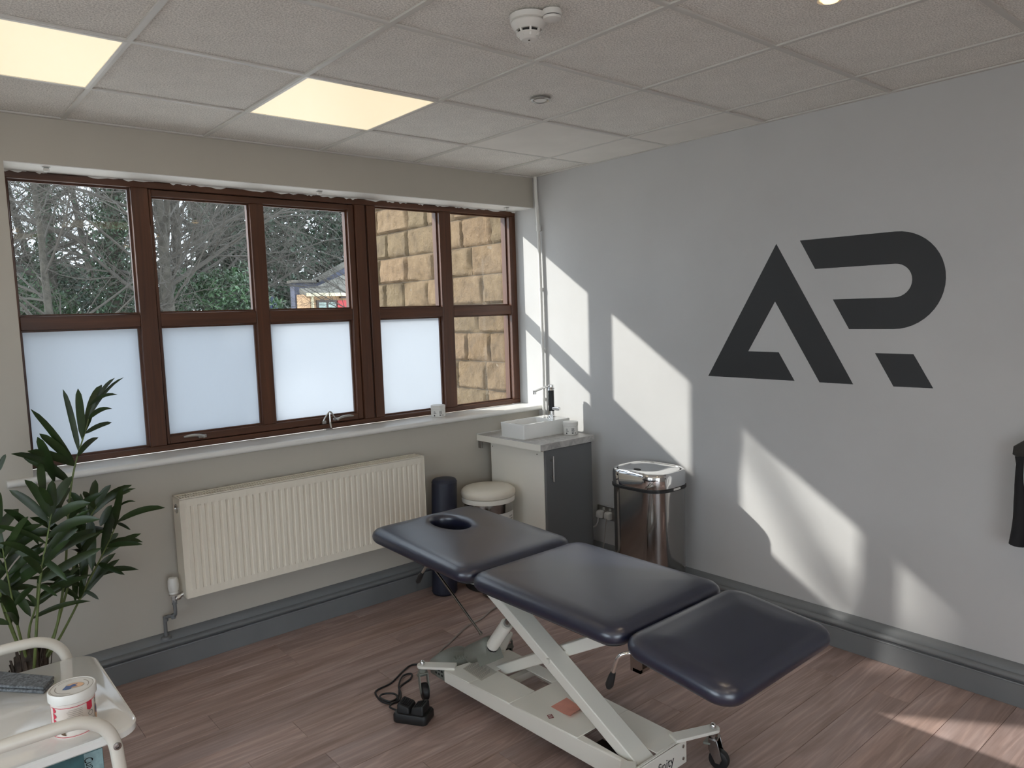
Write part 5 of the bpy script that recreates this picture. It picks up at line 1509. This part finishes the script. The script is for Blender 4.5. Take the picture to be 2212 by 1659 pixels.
wrap([[(F + 64, 0.0600), (F + 66, 0.0630), (F + 71, 0.0625), (F + 70, 0.0610), (F + 67, 0.0600), (F + 70, 0.0570), (F + 68, 0.0545), (F + 63, 0.0550), (F + 65, 0.0562), (F + 68, 0.0575)]], M['print_black'], q=0.0403)

fe = thing('felt_pad', 'folded dark grey felt strip lying on the trolley', 'felt pad', (-3.27, -1.78, TZ_))
m = MB(); fp = [(-3.42, -1.62 - 0.10), (-3.292, -1.700), (-3.200, -1.822), (-3.228, -1.868), (-3.300, -1.785), (-3.44, -1.775)]
m.prism(fp, lambda a, b, d: (a, b, d), TZ_ + 0.0004, TZ_ + 0.0075)
m.prism([(a + 0.001, b + 0.002) for a, b in fp], lambda a, b, d: (a, b, d), TZ_ + 0.0085, TZ_ + 0.0150)
m.build('felt', M['felt'], fe, bevel=0.002)

bx = thing('card_box', 'teal printed card box standing under the trolley shelf', 'box', (-3.30, -2.05, 0.46))
MB().box(-3.44, -3.166, -2.130, -1.98, 0.4605, 0.818).build('carton', M['teal'], bx, bevel=0.002)
text_mesh('lettering', 'Cupping', 0.0215, M['label_white'], basis((-3.189, -2.1304, 0.782), (0.24, 0, -0.97), (0.97, 0, 0.24)), bx, extrude=0.0002, shear=0.25, sx=0.72)
m = MB(); m.box(-3.2, -3.167, -2.1306, -2.1302, 0.60, 0.815); 
m.build('pale_panel', mat('pale_teal_print', (0.20, 0.30, 0.31), 0.35, var=0.35, vscale=40), bx)

# ------------------------------------------------------------------ potted palm
STEMS = [
 [(-3.100,-0.420,0.300),(-3.100,-0.520,0.409),(-3.071,-0.520,0.632),(-3.050,-0.520,0.754),(-3.027,-0.520,0.851),(-3.013,-0.520,0.911),(-2.997,-0.520,0.982)],
 [(-3.098,-0.420,0.300),(-3.013,-0.400,0.446),(-2.959,-0.400,0.683),(-2.923,-0.400,0.960),(-2.890,-0.400,1.113),(-2.843,-0.400,1.246),(-2.828,-0.400,1.295)],
 [(-3.098,-0.420,0.300),(-3.009,-0.340,0.423),(-2.937,-0.340,0.629),(-2.856,-0.340,0.846),(-2.823,-0.340,0.910),(-2.775,-0.340,0.960)],
 [(-3.098,-0.420,0.300),(-2.982,-0.300,0.395),(-2.875,-0.300,0.577),(-2.789,-0.300,0.725),(-2.734,-0.300,0.830)],
 [(-3.100,-0.420,0.300),(-3.102,-0.440,0.490),(-3.071,-0.440,0.593),(-3.058,-0.440,0.682)],
 [(-3.101,-0.420,0.300),(-3.136,-0.500,0.515),(-3.149,-0.500,0.665),(-3.162,-0.500,0.859)],
 [(-3.101,-0.420,0.300),(-3.148,-0.460,0.506),(-3.180,-0.460,0.688),(-3.190,-0.460,0.830)],
 [(-3.101,-0.420,0.300),(-3.166,-0.400,0.572),(-3.184,-0.400,0.705)],
]
LEAVES = [
 (-2.890,-0.400,1.114, -3.030,-0.475,1.370, 0.0326),
 (-2.871,-0.400,1.165, -2.908,-0.405,1.433, 0.0301),
 (-2.855,-0.400,1.214, -2.863,-0.445,1.429, 0.0376),
 (-2.828,-0.400,1.295, -2.718,-0.391,1.462, 0.0201),
 (-2.828,-0.400,1.295, -2.683,-0.386,1.462, 0.0150),
 (-2.824,-0.400,1.346, -2.740,-0.515,1.400, 0.0175),
 (-2.828,-0.400,1.295, -2.765,-0.527,1.346, 0.0251),
 (-2.846,-0.400,1.238, -2.732,-0.337,1.267, 0.0251),
 (-2.890,-0.400,1.112, -3.009,-0.470,1.271, 0.0401),
 (-2.966,-0.400,1.062, -3.017,-0.476,1.261, 0.0451),
 (-3.020,-0.520,1.035, -3.009,-0.421,1.152, 0.0376),
 (-3.005,-0.520,0.945, -3.078,-0.542,1.118, 0.0451),
 (-3.009,-0.520,0.929, -3.120,-0.458,1.072, 0.0401),
 (-3.005,-0.520,0.946, -2.991,-0.540,1.096, 0.0451),
 (-2.997,-0.520,0.982, -2.920,-0.503,1.094, 0.0451),
 (-3.010,-0.520,0.923, -2.885,-0.615,1.007, 0.0451),
 (-2.847,-0.340,0.864, -2.902,-0.324,1.001, 0.0376),
 (-2.837,-0.340,0.884, -2.795,-0.270,1.018, 0.0426),
 (-2.824,-0.340,0.907, -2.758,-0.350,1.008, 0.0351),
 (-2.837,-0.340,0.883, -2.653,-0.300,0.971, 0.0226),
 (-2.828,-0.340,0.901, -2.677,-0.316,0.962, 0.0226),
 (-2.751,-0.300,0.798, -2.731,-0.415,1.002, 0.0351),
 (-2.734,-0.300,0.830, -2.530,-0.256,0.850, 0.0376),
 (-2.808,-0.340,0.836, -2.758,-0.334,0.916, 0.0376),
 (-2.726,-0.300,0.894, -2.671,-0.361,0.921, 0.0125),
 (-3.022,-0.520,0.871, -2.863,-0.643,0.945, 0.0451),
 (-3.045,-0.520,0.773, -2.852,-0.451,0.862, 0.0426),
 (-3.058,-0.520,0.708, -2.846,-0.541,0.801, 0.0451),
 (-3.014,-0.520,0.905, -3.152,-0.485,0.822, 0.0451),
 (-3.031,-0.520,0.834, -3.150,-0.448,0.745, 0.0401),
 (-3.173,-0.500,0.914, -3.098,-0.466,0.994, 0.0451),
 (-3.047,-0.520,0.767, -3.140,-0.438,0.687, 0.0451),
 (-2.842,-0.340,0.873, -2.859,-0.379,0.669, 0.0501),
 (-2.746,-0.340,0.911, -2.803,-0.286,0.690, 0.0451),
 (-2.872,-0.340,0.803, -2.890,-0.368,0.612, 0.0451),
 (-2.909,-0.340,0.704, -2.911,-0.255,0.515, 0.0351),
 (-2.779,-0.300,0.743, -2.627,-0.228,0.706, 0.0301),
 (-2.785,-0.300,0.731, -2.670,-0.408,0.743, 0.0301),
 (-2.737,-0.300,0.824, -2.708,-0.399,0.812, 0.0201),
 (-2.822,-0.300,0.668, -2.741,-0.380,0.621, 0.0326),
 (-2.860,-0.300,0.602, -2.648,-0.208,0.583, 0.0326),
 (-2.882,-0.300,0.565, -2.836,-0.330,0.525, 0.0201),
 (-3.070,-0.520,0.639, -2.880,-0.506,0.695, 0.0251),
 (-3.060,-0.520,0.695, -3.015,-0.581,0.661, 0.0301),
 (-3.151,-0.500,0.696, -3.098,-0.513,0.586, 0.0401),
 (-3.170,-0.400,0.598, -3.138,-0.441,0.662, 0.0301),
 (-3.146,-0.500,0.633, -3.084,-0.549,0.707, 0.0301),
 (-3.074,-0.520,0.615, -3.103,-0.515,0.673, 0.0251),
 (-3.152,-0.520,1.151, -3.126,-0.516,1.212, 0.0201),
 (-3.160,-0.500,0.955, -3.146,-0.422,1.058, 0.0251),
 (-3.146,-0.500,1.003, -3.039,-0.473,0.865, 0.0351),
 (-3.162,-0.500,0.859, -3.045,-0.416,0.914, 0.0401),
 (-3.118,-0.500,0.971, -3.040,-0.433,0.835, 0.0301),
 (-2.928,-0.400,0.924, -2.866,-0.302,0.813, 0.0351),
 (-2.936,-0.400,0.858, -2.893,-0.376,0.761, 0.0351),
 (-3.041,-0.520,0.789, -2.983,-0.612,0.722, 0.0351),
 (-3.162,-0.500,0.859, -3.183,-0.432,0.964, 0.0401),
 (-3.160,-0.500,0.832, -3.099,-0.408,0.887, 0.0351),
 (-3.153,-0.500,0.723, -3.082,-0.422,0.748, 0.0351),
 (-3.149,-0.500,0.669, -3.193,-0.499,0.752, 0.0351),
 (-3.059,-0.440,0.678, -3.004,-0.406,0.730, 0.0301),
 (-3.053,-0.520,0.737, -3.112,-0.601,0.844, 0.0351),
 (-3.027,-0.520,0.851, -2.954,-0.459,0.866, 0.0351),
 (-3.013,-0.520,0.911, -2.970,-0.518,0.982, 0.0376),
 (-2.997,-0.520,0.982, -3.040,-0.584,1.086, 0.0351),
 (-2.823,-0.340,0.910, -2.878,-0.455,1.018, 0.0301),
 (-2.937,-0.340,0.629, -2.873,-0.274,0.652, 0.0301),
 (-2.789,-0.300,0.725, -2.716,-0.202,0.759, 0.0301),
]
pl = thing('potted_palm', 'leafy green potted palm standing below the left end of the window', 'plant', (-3.10, -0.42, 0))
MB().lathe([(0.105, 0.0), (0.110, 0.006), (0.140, 0.235), (0.150, 0.240), (0.150, 0.262), (0.136, 0.262), (0.132, 0.235)], (-3.10, -0.42, 0), 40).build('pot', M['pot'], pl, smooth=True)
MB().lathe([(0.128, 0.236), (0.08, 0.246), (0.02, 0.248)], (-3.10, -0.42, 0), 32).build('soil', M['soil'], pl, smooth=True)
rg = random.Random(8)
for cx2, cy2, r2_, z1 in ((-3.105, -0.445, 0.034, 0.44), (-3.058, -0.40, 0.020, 0.42), (-3.14, -0.40, 0.024, 0.40)):
    m = MB(); path = [(cx2 + rg.uniform(-.006, .006), cy2 + rg.uniform(-.006, .006), 0.235 + (z1 - 0.235) * i / 6) for i in range(7)]
    m.tube(path, [r2_ * (1.1 - 0.25 * i / 6 + rg.uniform(-.06, .06)) for i in range(7)], 10)
    for q in range(9):
        a = rg.uniform(0, 6.28); z = rg.uniform(0.27, z1)
        p0 = Vector((cx2 + r2_ * 0.9 * cos(a), cy2 + r2_ * 0.9 * sin(a), z))
        m.bar(p0, p0 + Vector((cos(a) * 0.012, sin(a) * 0.012, rg.uniform(0.04, 0.09))), 0.010, 0.003)
    m.build('bark_trunk', M['bark'], pl)
for s in STEMS:
    pth = smooth_path(s, 4); n = len(pth)
    MB().tube(pth, [0.0062 - 0.0042 * i / (n - 1) for i in range(n)], 7).build('stem', M['stem'], pl, smooth=True)
rg = random.Random(60)
for s in STEMS[:7]:                         # fuller foliage along the stems
    pth = smooth_path(s, 4); n = len(pth)
    for k in range(8):
        u = rg.uniform(0.42, 0.95); p = pth[int(u * (n - 1))]
        a = rg.uniform(0, 6.28); ln = rg.uniform(0.16, 0.26)
        d = Vector((cos(a), sin(a) * 0.6, rg.uniform(0.1, 1.0))).normalized() * ln
        t = p + d
        if t.y > -0.06: t.y = -0.06
        LEAVES.append((p.x, p.y, p.z, t.x, t.y, t.z, rg.uniform(0.026, 0.042)))
for i, q in enumerate(LEAVES):
    b = Vector(q[0:3]); t = Vector(q[3:6]); wd = q[6] * 0.80; ln = (t - b).length
    rg = random.Random(100 + i)
    side_ = (t - b).cross(Vector((0.35, 1.0, 0.1))).normalized()
    nrm = side_.cross(t - b).normalized()
    if nrm.z < 0: nrm = -nrm
    bow = ln * rg.uniform(0.05, 0.14)
    n = 7; vs = []; tw = rg.uniform(-0.5, 0.5)
    for k in range(n + 1):
        u = k / n
        c_ = b.lerp(t, u) + Vector((0, 0, 1)) * bow * 4 * u * (1 - u) * 0.8 - Vector((0, 0, bow * 0.35 * u * u))
        hw = wd * 0.5 * (sin(pi * min(1, u * 0.86 + 0.10)) ** 0.55) * (1.0 if u < 0.98 else 0.15)
        if k == 0: hw = wd * 0.10
        if k == n: hw = wd * 0.03
        rot = Matrix.Rotation(tw * u, 3, (t - b).normalized())
        sv = rot @ side_; nv = rot @ nrm
        vs += [c_ - sv * hw + nv * hw * 0.28, c_, c_ + sv * hw + nv * hw * 0.28]
    fs = []
    for k in range(n):
        fs += [(3 * k, 3 * k + 1, 3 * k + 4, 3 * k + 3), (3 * k + 1, 3 * k + 2, 3 * k + 5, 3 * k + 4)]
    MB().add(vs, fs).build('leaf', M['leaf'], pl, smooth=True, fix=False, angle=80)
